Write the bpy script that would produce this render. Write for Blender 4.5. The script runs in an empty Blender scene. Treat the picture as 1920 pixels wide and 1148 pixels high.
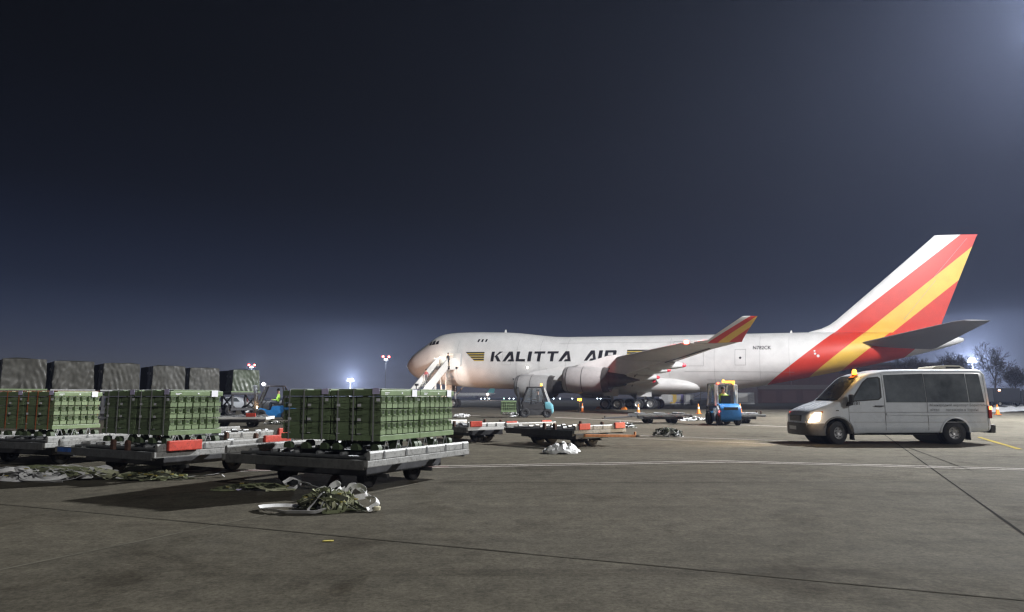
import bpy, bmesh, math, random
from math import sin, cos, tan, pi, radians as R, sqrt, atan2
from mathutils import Vector, Matrix, noise as mnoise
random.seed(7)
scene = bpy.context.scene
COL = scene.collection

# ------------------------------------------------------------------ camera
CAM_H, FOC, HOR = 1.41, 1350.0, 745.3          # eye height (m), focal length and horizon row in photo pixels
PITCH = math.atan((HOR - 574) / FOC)
cam = bpy.data.cameras.new('camera'); cam_ob = bpy.data.objects.new('camera', cam); COL.objects.link(cam_ob)
cam_ob.location = (0, 0, CAM_H); cam_ob.rotation_euler = (pi / 2 + PITCH, 0, 0)
cam.sensor_width = 36; cam.lens = 36 * FOC / 1920; cam.clip_end = 4000; cam.clip_start = 0.1
scene.camera = cam_ob

# ------------------------------------------------------------------ world, sun, exposure
SUN_EL, SUN_AZ = 26.0, -46.0                    # the flood behind the camera's right shoulder, degrees from +X
world = bpy.data.worlds.new('World'); scene.world = world; world.use_nodes = True
wn = world.node_tree; wn.nodes.clear()
w_out = wn.nodes.new('ShaderNodeOutputWorld'); w_bg = wn.nodes.new('ShaderNodeBackground')
w_sky = wn.nodes.new('ShaderNodeTexSky'); w_sky.sky_type = 'NISHITA'; w_sky.sun_disc = False
w_sky.sun_elevation = R(SUN_EL); w_sky.sun_rotation = R(90 - SUN_AZ); w_sky.air_density = 1.0; w_sky.dust_density = 0.3; w_sky.ozone_density = 4.0
w_bg.inputs['Strength'].default_value = 0.0112                # a night sky: skyglow low down, near black overhead
w_tc = wn.nodes.new('ShaderNodeTexCoord'); w_sep = wn.nodes.new('ShaderNodeSeparateXYZ'); w_rmp = wn.nodes.new('ShaderNodeValToRGB'); w_mul = wn.nodes.new('ShaderNodeMix')
w_mul.data_type = 'RGBA'; w_mul.blend_type = 'MULTIPLY'; w_mul.inputs[0].default_value = 1.0
_e = w_rmp.color_ramp.elements; _e[0].position = 0.0; _e[0].color = (.96, .88, 1.16, 1); _e[1].position = .60; _e[1].color = (.003, .003, .003, 1)
for _p, _c in ((.06, .60), (.14, .25), (.26, .065), (.40, .010)): _n = _e.new(_p); _n.color = (_c * 1.0, _c * .84, _c * 1.22, 1)
wn.links.new(w_tc.outputs['Generated'], w_sep.inputs[0]); wn.links.new(w_sep.outputs['Z'], w_rmp.inputs[0])
wn.links.new(w_sky.outputs[0], w_mul.inputs[6]); wn.links.new(w_rmp.outputs[0], w_mul.inputs[7]); wn.links.new(w_mul.outputs[2], w_bg.inputs[0]); wn.links.new(w_bg.outputs[0], w_out.inputs[0])
sun = bpy.data.lights.new('sun', 'SUN'); sun_ob = bpy.data.objects.new('sun', sun); COL.objects.link(sun_ob)
sun.energy = 1.05; sun.angle = R(2.0); sun.color = (1.0, 0.985, 0.95)
_d = Vector((cos(R(SUN_EL)) * cos(R(SUN_AZ)), cos(R(SUN_EL)) * sin(R(SUN_AZ)), sin(R(SUN_EL))))
sun_ob.rotation_euler = _d.to_track_quat('Z', 'Y').to_euler()
vs = scene.view_settings; vs.view_transform = 'Standard'; vs.look = 'None'; vs.exposure = 0.0; vs.gamma = 1.0
try: vs.use_curve_mapping = False
except Exception: pass
cy = scene.cycles
cy.use_denoising = True; cy.max_bounces = 6; cy.diffuse_bounces = 3; cy.glossy_bounces = 3; cy.transmission_bounces = 4
cy.volume_bounces = 0; cy.transparent_max_bounces = 8; cy.caustics_reflective = False; cy.caustics_refractive = False
cy.sample_clamp_indirect = 2.0; cy.sample_clamp_direct = 12.0; cy.filter_width = 1.35

# ------------------------------------------------------------------ helpers
def pix(px, py, z=0.0):
    """world point at height z seen at photo pixel (px, py)"""
    x = (px - 960) / FOC; y = (574 - py) / FOC
    d = (x, cos(PITCH) - y * sin(PITCH), sin(PITCH) + y * cos(PITCH))
    t = (z - CAM_H) / d[2]
    return Vector((d[0] * t, d[1] * t, z))
def at(px, depth, z=0.0):
    zc = depth * cos(PITCH) + (z - CAM_H) * sin(PITCH)
    return Vector(((px - 960) / FOC * zc, depth, z))
def row_z(py, depth):
    """height of a point on photo row py at the given depth"""
    y = (574 - py) / FOC
    return CAM_H + depth * (sin(PITCH) + y * cos(PITCH)) / (cos(PITCH) - y * sin(PITCH))

MATS = {}
def mat(name, col=(.5, .5, .5), rough=.5, metal=0.0, var=0.0, vscale=4.0, bump=0.0, bscale=40.0, emit=None, estr=0.0, spec=.5, coat=0.0, dirt=0.0, trans=0.0):
    if name in MATS: return MATS[name]
    m = bpy.data.materials.new(name); m.use_nodes = True; MATS[name] = m
    nt = m.node_tree; b = nt.nodes['Principled BSDF']
    b.inputs['Roughness'].default_value = rough; b.inputs['Metallic'].default_value = metal
    b.inputs['Specular IOR Level'].default_value = spec; b.inputs['Coat Weight'].default_value = coat
    b.inputs['Base Color'].default_value = (*col, 1)
    if trans: b.inputs['Transmission Weight'].default_value = trans
    if emit: b.inputs['Emission Color'].default_value = (*emit, 1); b.inputs['Emission Strength'].default_value = estr
    if var or dirt or bump:
        tc = nt.nodes.new('ShaderNodeTexCoord')
    if var or dirt:
        n = nt.nodes.new('ShaderNodeTexNoise'); n.inputs['Scale'].default_value = vscale; n.inputs['Detail'].default_value = 8; n.inputs['Roughness'].default_value = .65
        nt.links.new(tc.outputs['Object'], n.inputs['Vector'])
        r = nt.nodes.new('ShaderNodeValToRGB'); nt.links.new(n.outputs['Fac'], r.inputs[0])
        lo = 1 - var; hi = 1 + var
        r.color_ramp.elements[0].position = .3; r.color_ramp.elements[1].position = .7
        r.color_ramp.elements[0].color = (*[c * lo for c in col], 1); r.color_ramp.elements[1].color = (*[min(1, c * hi) for c in col], 1)
        src = r.outputs[0]
        if dirt:
            n2 = nt.nodes.new('ShaderNodeTexNoise'); n2.inputs['Scale'].default_value = vscale * 3.1; n2.inputs['Detail'].default_value = 10; n2.inputs['Roughness'].default_value = .75
            nt.links.new(tc.outputs['Object'], n2.inputs['Vector'])
            r2 = nt.nodes.new('ShaderNodeValToRGB'); nt.links.new(n2.outputs['Fac'], r2.inputs[0])
            r2.color_ramp.elements[0].position = .50; r2.color_ramp.elements[1].position = .68
            r2.color_ramp.elements[0].color = (0, 0, 0, 1); r2.color_ramp.elements[1].color = (dirt, dirt, dirt, 1)
            mx = nt.nodes.new('ShaderNodeMix'); mx.data_type = 'RGBA'
            nt.links.new(r2.outputs[0], mx.inputs[0]); nt.links.new(src, mx.inputs[6]); mx.inputs[7].default_value = (.035, .03, .025, 1)
            src = mx.outputs[2]
        nt.links.new(src, b.inputs['Base Color'])
        mr = nt.nodes.new('ShaderNodeMapRange'); mr.inputs[3].default_value = max(0, rough - .12); mr.inputs[4].default_value = min(1, rough + .12)
        nt.links.new(n.outputs['Fac'], mr.inputs[0]); nt.links.new(mr.outputs[0], b.inputs['Roughness'])
    if bump:
        nb = nt.nodes.new('ShaderNodeTexNoise'); nb.inputs['Scale'].default_value = bscale; nb.inputs['Detail'].default_value = 5
        nt.links.new(tc.outputs['Object'], nb.inputs['Vector'])
        bp = nt.nodes.new('ShaderNodeBump'); bp.inputs['Strength'].default_value = bump; bp.inputs['Distance'].default_value = .02
        nt.links.new(nb.outputs['Fac'], bp.inputs['Height']); nt.links.new(bp.outputs[0], b.inputs['Normal'])
    return m

class MB:
    def __init__(s): s.v = []; s.f = []; s.mi = []
    def add(s, vs, fs, m=0):
        o = len(s.v); s.v += [tuple(v) for v in vs]; s.f += [tuple(i + o for i in f) for f in fs]; s.mi += [m] * len(fs); return s
    def box(s, x0, x1, y0, y1, z0, z1, m=0, M=None):
        vs = [Vector((x, y, z)) for z in (z0, z1) for y in (y0, y1) for x in (x0, x1)]
        if M is not None: vs = [M @ v for v in vs]
        return s.add(vs, [(0, 2, 3, 1), (4, 5, 7, 6), (0, 1, 5, 4), (2, 6, 7, 3), (0, 4, 6, 2), (1, 3, 7, 5)], m)
    def cyl(s, p0, p1, r0, r1=None, n=12, caps=True, m=0):
        p0 = Vector(p0); p1 = Vector(p1); r1 = r0 if r1 is None else r1
        q = (p1 - p0).to_track_quat('Z', 'Y'); vs = []
        for p, r in ((p0, r0), (p1, r1)):
            for i in range(n):
                a = 2 * pi * i / n; vs.append(p + q @ Vector((r * cos(a), r * sin(a), 0)))
        fs = [(i, (i + 1) % n, n + (i + 1) % n, n + i) for i in range(n)]
        if caps: fs += [tuple(range(n - 1, -1, -1)), tuple(range(n, 2 * n))]
        return s.add(vs, fs, m)
    def beam(s, p0, p1, w, h, m=0, roll=0.0):
        p0 = Vector(p0); p1 = Vector(p1); d = p1 - p0; L = d.length
        x = d.normalized(); up = Vector((0, 0, 1)) if abs(x.z) < .95 else Vector((0, 1, 0))
        y = up.cross(x).normalized(); z = x.cross(y)
        M = Matrix((x, y, z)).transposed().to_4x4(); M.translation = p0
        return s.box(0, L, -w / 2, w / 2, -h / 2, h / 2, m, M)
    def prism(s, poly, y0, y1, ax='y', m=0):
        n = len(poly)
        def P(a, b, c): return {'y': (a, c, b), 'x': (c, a, b), 'z': (a, b, c)}[ax]
        vs = [P(a, b, y0) for a, b in poly] + [P(a, b, y1) for a, b in poly]
        fs = [tuple(range(n)), tuple(range(2 * n - 1, n - 1, -1))] + [(i, n + i, n + (i + 1) % n, (i + 1) % n) for i in range(n)]
        return s.add(vs, fs, m)
    def loft(s, rings, closed=True, caps=True, m=0):
        n = len(rings[0]); vs = [p for r in rings for p in r]; fs = []
        for k in range(len(rings) - 1):
            for i in range(n if closed else n - 1):
                j = (i + 1) % n; fs.append((k * n + i, k * n + j, (k + 1) * n + j, (k + 1) * n + i))
        if caps: fs += [tuple(range(n - 1, -1, -1)), tuple(range((len(rings) - 1) * n, len(rings) * n))]
        return s.add(vs, fs, m)
    def lathe(s, prof, o, axis='x', n=24, m=0, caps=False):
        """prof: (along, radius) list round an axis through o"""
        rings = []
        for a, r in prof:
            ring = []
            for i in range(n):
                t = 2 * pi * i / n; c, d = r * cos(t), r * sin(t)
                ring.append({'x': (o[0] + a, o[1] + c, o[2] + d), 'y': (o[0] + c, o[1] + a, o[2] + d), 'z': (o[0] + c, o[1] + d, o[2] + a)}[axis])
            rings.append(ring)
        return s.loft(rings, True, caps, m)
    def mesh(s, name, mats, smooth=None, bevel=0.0):
        me = bpy.data.meshes.new(name); me.from_pydata(s.v, [], s.f)
        bm = bmesh.new(); bm.from_mesh(me)
        for f, i in zip(bm.faces, s.mi): f.material_index = i
        bmesh.ops.recalc_face_normals(bm, faces=bm.faces[:])
        if bevel:
            es = [e for e in bm.edges if len(e.link_faces) == 2 and e.calc_face_angle(0) > .5]
            bmesh.ops.bevel(bm, geom=es, offset=bevel, segments=2, affect='EDGES', profile=.6, clamp_overlap=True)
        bm.to_mesh(me); bm.free()
        for m in (mats if isinstance(mats, (list, tuple)) else [mats]): me.materials.append(m)
        if smooth is not None:
            me.shade_smooth(); me.set_sharp_from_angle(angle=R(smooth))
        return me
    def build(s, name, mats, parent=None, smooth=None, bevel=0.0):
        return obj(name, s.mesh(name, mats, smooth, bevel), parent)
def obj(name, me, parent=None, loc=None, rz=0.0):
    o = bpy.data.objects.new(name, me); COL.objects.link(o)
    if parent: o.parent = parent
    if loc is not None: o.location = loc
    if rz: o.rotation_euler = (0, 0, rz)
    return o
def tag(o, label, cat, group=None, kind=None):
    if label: o['label'] = label
    if cat: o['category'] = cat
    if group: o['group'] = group
    if kind: o['kind'] = kind
    return o
def thing(name, label, cat, loc=(0, 0, 0), rz=0.0, group=None):
    o = bpy.data.objects.new(name, None); COL.objects.link(o); o.empty_display_size = .2
    o.location = loc; o.rotation_euler = (0, 0, rz)
    return tag(o, label, cat, group)
def copy_tree(o, parent=None):
    c = o.copy(); COL.objects.link(c); c.parent = parent
    for ch in o.children: copy_tree(ch, c)
    return c
def lamp(name, kind, loc, power, col=(1, 1, 1), size=.1, parent=None, direction=None, spot=60, blend=.5):
    l = bpy.data.lights.new(name, kind); l.energy = power; l.color = col
    l.shadow_soft_size = size
    if kind == 'SPOT': l.spot_size = R(spot); l.spot_blend = blend
    o = bpy.data.objects.new(name, l); COL.objects.link(o); o.location = loc
    if direction is not None: o.rotation_euler = Vector(direction).to_track_quat('-Z', 'Y').to_euler()
    if parent: o.parent = parent
    return o
def text_mesh(s, size, name='lettering', bold=0.0):
    cu = bpy.data.curves.new(name, 'FONT'); cu.body = s; cu.size = size; cu.offset = bold; cu.align_x = 'LEFT'; cu.resolution_u = 3
    t = bpy.data.objects.new(name, cu); COL.objects.link(t)
    dg = bpy.context.evaluated_depsgraph_get(); me = bpy.data.meshes.new_from_object(t.evaluated_get(dg))
    bpy.data.objects.remove(t); bpy.data.curves.remove(cu); return me
def realize(o):
    dg = bpy.context.evaluated_depsgraph_get(); me = bpy.data.meshes.new_from_object(o.evaluated_get(dg))
    o.modifiers.clear(); o.data = me; return o
def lerp_table(tab, x):
    if x <= tab[0][0]: return tab[0][1:]
    for a, b in zip(tab, tab[1:]):
        if x <= b[0]:
            t = (x - a[0]) / (b[0] - a[0]); return tuple(u + (v - u) * t for u, v in zip(a[1:], b[1:]))
    return tab[-1][1:]
def spline(pts, n):
    """Catmull-Rom through pts"""
    P = [Vector(p) for p in pts]; P = [P[0] * 2 - P[1]] + P + [P[-1] * 2 - P[-2]]; out = []
    for i in range(1, len(P) - 2):
        for k in range(n):
            t = k / n; a, b, c, d = P[i - 1], P[i], P[i + 1], P[i + 2]
            out.append(.5 * ((2 * b) + (c - a) * t + (2 * a - 5 * b + 4 * c - d) * t * t + (3 * b - a - 3 * c + d) * t ** 3))
    out.append(P[-2]); return out

# shared materials
rubber = mat('rubber', (.022, .022, .024), .8, var=.3, vscale=9, bump=.3)
steel = mat('galvanised_steel', (.42, .43, .44), .45, .6, var=.25, vscale=6, dirt=.5)
dark_steel = mat('dark_painted_steel', (.05, .05, .055), .55, .2, var=.4, vscale=5, dirt=.3)
grey_steel = mat('grey_painted_steel', (.15, .155, .16), .5, .3, var=.3, vscale=5, dirt=.6)
pale_steel = mat('pale_worn_paint', (.31, .31, .30), .55, .1, var=.25, vscale=5, dirt=.85)
rust = mat('rusty_brown_steel', (.11, .055, .04), .8, .1, var=.4, vscale=12)
red_paint = mat('worn_red_paint', (.62, .07, .045), .5, var=.2, vscale=9, dirt=.5)
orange_plastic = mat('orange_plastic', (.85, .25, .03), .5, var=.1)
white_paint = mat('white_paint', (.78, .78, .76), .4, var=.06, vscale=3, dirt=.12)
rim_metal = mat('wheel_rim_metal', (.5, .5, .5), .4, .6, var=.2, dirt=.5)
black_plastic = mat('black_plastic', (.025, .025, .027), .45)
# ------------------------------------------------------------------ ground
def ground_material():
    m = bpy.data.materials.new('apron_concrete'); m.use_nodes = True; nt = m.node_tree; b = nt.nodes['Principled BSDF']; L = nt.links.new
    tc = nt.nodes.new('ShaderNodeTexCoord')
    def noise(scale, det=8, rough=.6, vec=None, dist=0):
        n = nt.nodes.new('ShaderNodeTexNoise'); n.inputs['Scale'].default_value = scale; n.inputs['Detail'].default_value = det; n.inputs['Roughness'].default_value = rough; n.inputs['Distortion'].default_value = dist
        L(vec or tc.outputs['Object'], n.inputs['Vector']); return n
    def ramp(src, p0, c0, p1, c1):
        r = nt.nodes.new('ShaderNodeValToRGB'); L(src, r.inputs[0]); e = r.color_ramp.elements
        e[0].position, e[1].position = p0, p1; e[0].color = (*c0, 1); e[1].color = (*c1, 1); return r
    def mixc(kind, fac, a, bb):
        x = nt.nodes.new('ShaderNodeMix'); x.data_type = 'RGBA'; x.blend_type = kind
        if isinstance(fac, float): x.inputs[0].default_value = fac
        else: L(fac, x.inputs[0])
        L(a, x.inputs[6]); L(bb, x.inputs[7]); return x
    big = noise(.16, 6, .6, dist=.6); base = ramp(big.outputs['Fac'], .3, (.086, .079, .063), .72, (.130, .120, .097))
    mp = nt.nodes.new('ShaderNodeMapping'); mp.inputs['Rotation'].default_value = (0, 0, R(23)); mp.inputs['Scale'].default_value = (.05, .8, 1); L(tc.outputs['Object'], mp.inputs[0])
    streak = noise(1.0, 6, .65, mp.outputs[0]); sr = ramp(streak.outputs['Fac'], .32, (.86, .86, .86), .68, (1.10, 1.09, 1.08))
    c1 = mixc('MULTIPLY', 1.0, base.outputs[0], sr.outputs[0])
    spot = noise(.55, 9, .7, dist=.8); so = ramp(spot.outputs['Fac'], .54, (1, 1, 1), .70, (.50, .48, .46))
    c2 = mixc('MULTIPLY', 1.0, c1.outputs[2], so.outputs[0])
    grain = noise(22, 6, .85); gr = ramp(grain.outputs['Fac'], .32, (.50, .50, .50), .68, (1.5, 1.5, 1.48))
    c3 = mixc('MULTIPLY', 1.0, c2.outputs[2], gr.outputs[0])
    rot = nt.nodes.new('ShaderNodeVectorRotate'); rot.rotation_type = 'Z_AXIS'; rot.inputs['Angle'].default_value = -R(66.2); L(tc.outputs['Object'], rot.inputs['Vector'])
    ofs = nt.nodes.new('ShaderNodeVectorMath'); ofs.operation = 'ADD'; L(rot.outputs[0], ofs.inputs[0]); ofs.inputs[1].default_value = (-(-5.83 * cos(R(66.2)) + 9.4 * sin(R(66.2))) + 80, -(-11.19 * sin(R(66.2)) + 21.04 * cos(R(66.2))) + 80.8, 0)
    dv = nt.nodes.new('ShaderNodeVectorMath'); dv.operation = 'DIVIDE'; L(ofs.outputs[0], dv.inputs[0]); dv.inputs[1].default_value = (8.0, 8.08, 1)
    fl = nt.nodes.new('ShaderNodeVectorMath'); fl.operation = 'FLOOR'; L(dv.outputs[0], fl.inputs[0])
    wnz = nt.nodes.new('ShaderNodeTexWhiteNoise'); wnz.noise_dimensions = '2D'; L(fl.outputs[0], wnz.inputs['Vector'])
    slab = ramp(wnz.outputs['Value'], 0.0, (.90, .90, .91), 1.0, (1.09, 1.08, 1.07)); c3 = mixc('MULTIPLY', 1.0, c3.outputs[2], slab.outputs[0])
    mot = noise(3.2, 9, .75); mo = ramp(mot.outputs['Fac'], .34, (.72, .72, .72), .66, (1.26, 1.25, 1.23))
    c4 = mixc('MULTIPLY', 1.0, c3.outputs[2], mo.outputs[0])
    mp2 = nt.nodes.new('ShaderNodeMapping'); mp2.inputs['Rotation'].default_value = (0, 0, R(-14)); mp2.inputs['Scale'].default_value = (.035, 2.2, 1); L(tc.outputs['Object'], mp2.inputs[0])
    tyre = noise(1.0, 3, .5, mp2.outputs[0]); ty = ramp(tyre.outputs['Fac'], .60, (1, 1, 1), .70, (.74, .73, .72)); c5 = mixc('MULTIPLY', 1.0, c4.outputs[2], ty.outputs[0])
    L(c5.outputs[2], b.inputs['Base Color'])
    rr = nt.nodes.new('ShaderNodeMapRange'); rr.inputs[3].default_value = .8; rr.inputs[4].default_value = 1.0; L(spot.outputs['Fac'], rr.inputs[0]); L(rr.outputs[0], b.inputs['Roughness'])
    b.inputs['Specular IOR Level'].default_value = .05
    bp = nt.nodes.new('ShaderNodeBump'); bp.inputs['Strength'].default_value = .35; bp.inputs['Distance'].default_value = .01
    L(grain.outputs['Fac'], bp.inputs['Height']); L(bp.outputs[0], b.inputs['Normal'])
    return m
apron = MB().add([(-700, -60, 0), (700, -60, 0), (700, 1300, 0), (-700, 1300, 0)], [(0, 1, 2, 3)]).build('ground', ground_material())
tag(apron, 'wide grey brown concrete apron with dark joints under the aircraft and dollies', 'apron', kind='structure')
field = MB().add([(-700, 118, .02), (30, 112, .02), (60, 120, .02), (700, 150, .02), (700, 1290, .02), (-700, 1290, .02)], [(0, 1, 2, 3, 4, 5)]).build('grass_field', mat('dark_winter_grass', (.030, .033, .026), .9, var=.4, vscale=.3, bump=.5, bscale=3))
tag(field, 'dark unlit winter grass field stretching out beyond the apron', 'field', kind='structure')

def strip(pts, w, z, m, name, jag=0.0):
    mb = MB(); prev = None
    for a, b in zip(pts, pts[1:]):
        a = Vector((*a[:2], z)); b = Vector((*b[:2], z)); d = b - a; n = Vector((-d.y, d.x, 0)).normalized() * (w / 2); k = max(1, int(d.length / 1.5)); vs = []; fs = []
        for i in range(k + 1):
            p = a + d * (i / k); j1, j2 = random.uniform(-jag, jag), random.uniform(-jag, jag)
            vs += [p + n * (1 + j1), p - n * (1 + j2)]
            if i: fs.append((2 * i - 2, 2 * i - 1, 2 * i + 1, 2 * i))
        mb.add(vs, fs)
    return mb.build(name, m, apron)
joint_m = mat('joint_filler', (.016, .015, .013), 1, spec=.02, var=.4, vscale=2); faint_joint = mat('faint_joint_filler', (.078, .072, .058), 1, spec=.02, var=.5, vscale=1.2)
pale_joint = mat('pale_joint_filler', (.150, .139, .112), 1, spec=.02, var=.3, vscale=3)
JA = R(66.2); ju = Vector((cos(JA), sin(JA), 0)); jv = Vector((-sin(JA), cos(JA), 0))
j0 = Vector((11.19, 21.04, 0))
for k in range(-5, 8):                     # slab joints running away from the camera, 8 m apart
    c = j0 + jv * (8.08 * k); n0, n1 = -26, 62
    strip([c + ju * n0, c + ju * n1], .03 if k != 1 else .045, .004, pale_joint if k == 1 else (joint_m if k == 0 else faint_joint), 'joint', .25)
j3 = Vector((-5.83, 9.4, 0))
for k in range(-1, 8):                     # and the ones across them
    c = j3 + ju * (8.0 * k)
    strip([c - jv * 62, c + jv * 45], .02 if k else .028, .004, faint_joint, 'joint', .3)
for a, b in ((pix(1690, 838), pix(1800, 884)),):
    strip([a + Vector((.12, 0, 0)), b + Vector((.2, -.1, 0))], .02, .008, joint_m, 'crack', .5)
line_white = mat('worn_white_line', (.56, .515, .475), .9, spec=.05, var=.2, vscale=3, dirt=.5)
line_yellow = mat('worn_yellow_line', (.26, .20, .035), .9, spec=.05, var=.3, vscale=3, dirt=.75)
tar = mat('dark_sealed_band', (.07, .06, .055), .7, var=.3, vscale=2)
pts = [(-16, 12.2), (-6.2, 14.05), (-1.3, 15.02), (4.71, 16.2), (10.05, 14.43), (19, 11.46)]
strip(pts[:3], .27, .004, mat('reddish_line_gap', (.11, .055, .045), .8, var=.3, vscale=2), 'painted_line')
strip([(x, y + .17) for x, y in pts], .09, .008, line_white, 'painted_line', .15)
strip([(x, y - .17) for x, y in pts], .09, .008, line_white, 'painted_line', .15)
strip([pix(1835, 820), pix(1912, 843)], .16, .008, line_yellow, 'painted_line', .2)
for a, b, w in (((1040, 783), (1210, 791), .25), ((1382, 797), (1490, 801), .2), ((1160, 816), (1520, 829), .1), ((1180, 822), (1520, 836), .06), ((700, 792), (900, 779), .2), ((415, 764.6), (470, 765), .5)):
    strip([pix(*a), pix(*b)], w, .008, line_white, 'painted_line', .2)

# ------------------------------------------------------------------ floodlight masts
lamp_glass = mat('lit_flood_glass', (1, 1, 1), .3, emit=(.90, .94, 1.0), estr=60)
red_glass = mat('lit_red_obstruction_lamp', (.6, .02, .02), .3, emit=(1, .08, .06), estr=35)
mast_m = mat('mast_steel', (.16, .17, .18), .5, .5, var=.2)
def flood_mast(label, loc, h, power, face, size=1.0, lit=True, red=False, col=(.92, .95, 1.0), glow=60):
    t = thing('floodlight_mast', label, 'floodlight', loc, face, 'apron floodlight masts')
    mb = MB(); mb.cyl((0, 0, 0), (0, 0, h), .34 * size, .15 * size, 10); mb.build('pole', mast_m, t, 40)
    MB().box(-.5 * size, .5 * size, -.5 * size, .5 * size, 0, .35).build('base', mast_m, t)
    MB().beam((0, -2.2 * size, h + .1), (0, 2.2 * size, h + .1), .25, .3).beam((0, -1.8 * size, h + 1.1 * size), (0, 1.8 * size, h + 1.1 * size), .2, .25).beam((0, 0, h), (0, 0, h + 1.3 * size), .25, .25).build('head_frame', mast_m, t)
    g = lamp_glass if glow == 60 else mat('lit_flood_glass_%d' % glow, (1, 1, 1), .3, emit=col, estr=glow)
    for row, n in ((0, 4), (1, 3)):
        for i in range(n):
            y = (i - (n - 1) / 2) * (1.0 if glow == 60 else .62) * size; z = h + .1 + row * (1.0 if glow == 60 else .7) * size
            hd = MB().prism([(0, -.32 * size), (.28 * size, -.36 * size), (.34 * size, .36 * size), (0, .30 * size)], y - .36 * size, y + .36 * size)
            o = hd.build('lamp_head', mast_m, t); o.location = (0.1, 0, z + .1)
            if lit and glow == 60: MB().box(.345 * size, .36 * size, y - .32 * size, y + .32 * size, -.3 * size, .3 * size).build('lamp_glass', g, o)
            elif lit: MB().lathe([(-.36 * size, .01), (-.25 * size, .34 * size), (0, .46 * size), (.25 * size, .34 * size), (.36 * size, .01)], (.45 * size, y, 0), 'x', 14).build('lamp_glass', g, o, 60)
    if red:
        for y in (-1.6, 1.6):
            mb = MB().lathe([(0, .01), (.05, .5), (.5, .55), (.9, .3), (1.0, .01)], (0, y * 1.0, h + 2.2 * size), 'z', 10).build('obstruction_lamp', red_glass, t, 60)
            lamp('red_glow', 'POINT', (0, y, h + 2.7 * size), 900, (1, .05, .03), .5, t)
    if power: lamp('flood_light', 'POINT', (.75 if glow == 60 else 2.2 * size, 0, h + .6), power, col, .55 * size, t)
    return t
KEY_P = 190000
flood_mast('tall lit floodlight mast beside the apron edge near the minibus', (35.5, 40.0, 0), 25, KEY_P, R(215), 1.0, col=(.97, .985, 1.0))
lamp('stand_flood_light', 'SPOT', (35.3, 40.8, 25.2), 70000, (.98, .99, 1.0), .55, bpy.data.objects['floodlight_mast'], spot=178, blend=1.0)
_sf = bpy.data.objects['stand_flood_light']; _sf.parent = None; _sf.rotation_euler = Vector((-24, 52, -19)).to_track_quat('-Z', 'Y').to_euler()
D = 420; flood_mast('far lattice floodlight mast with two red lamps, beside the blue forklift', at(469, D), row_z(690, D), 26000, R(-80), .55, True, True)
D = 380; flood_mast('far dim floodlight mast with two red lamps near the aircraft nose', at(722, D), row_z(676, D), 9000, R(-60), .7, False, True)
D = 290; flood_mast('far brightly lit floodlight mast between two masts with red lamps', at(656, D), row_z(715, D), 250000, R(-70), .8, glow=420)
D = 250; flood_mast('brilliant floodlight mast glaring through the bare trees behind the minibus', at(1829, D), row_z(679, D), 400000, R(235), 1.0, glow=420)

# ------------------------------------------------------------------ haze
hz = MB().box(-640, 640, -25, 1200, -1.5, 30).build('haze', mat('apron_mist', (1, 1, 1)))
tag(hz, 'thin pale blue night mist lying over the whole airport apron', 'haze', kind='stuff')
hm = MATS['apron_mist']; hn = hm.node_tree; hn.nodes.clear()
ho = hn.nodes.new('ShaderNodeOutputMaterial'); hv = hn.nodes.new('ShaderNodeVolumePrincipled')
hv.inputs['Color'].default_value = (.56, .66, 1.0, 1); hv.inputs['Density'].default_value = .0004; hv.inputs['Anisotropy'].default_value = .25
hn.links.new(hv.outputs[0], ho.inputs['Volume'])
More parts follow.
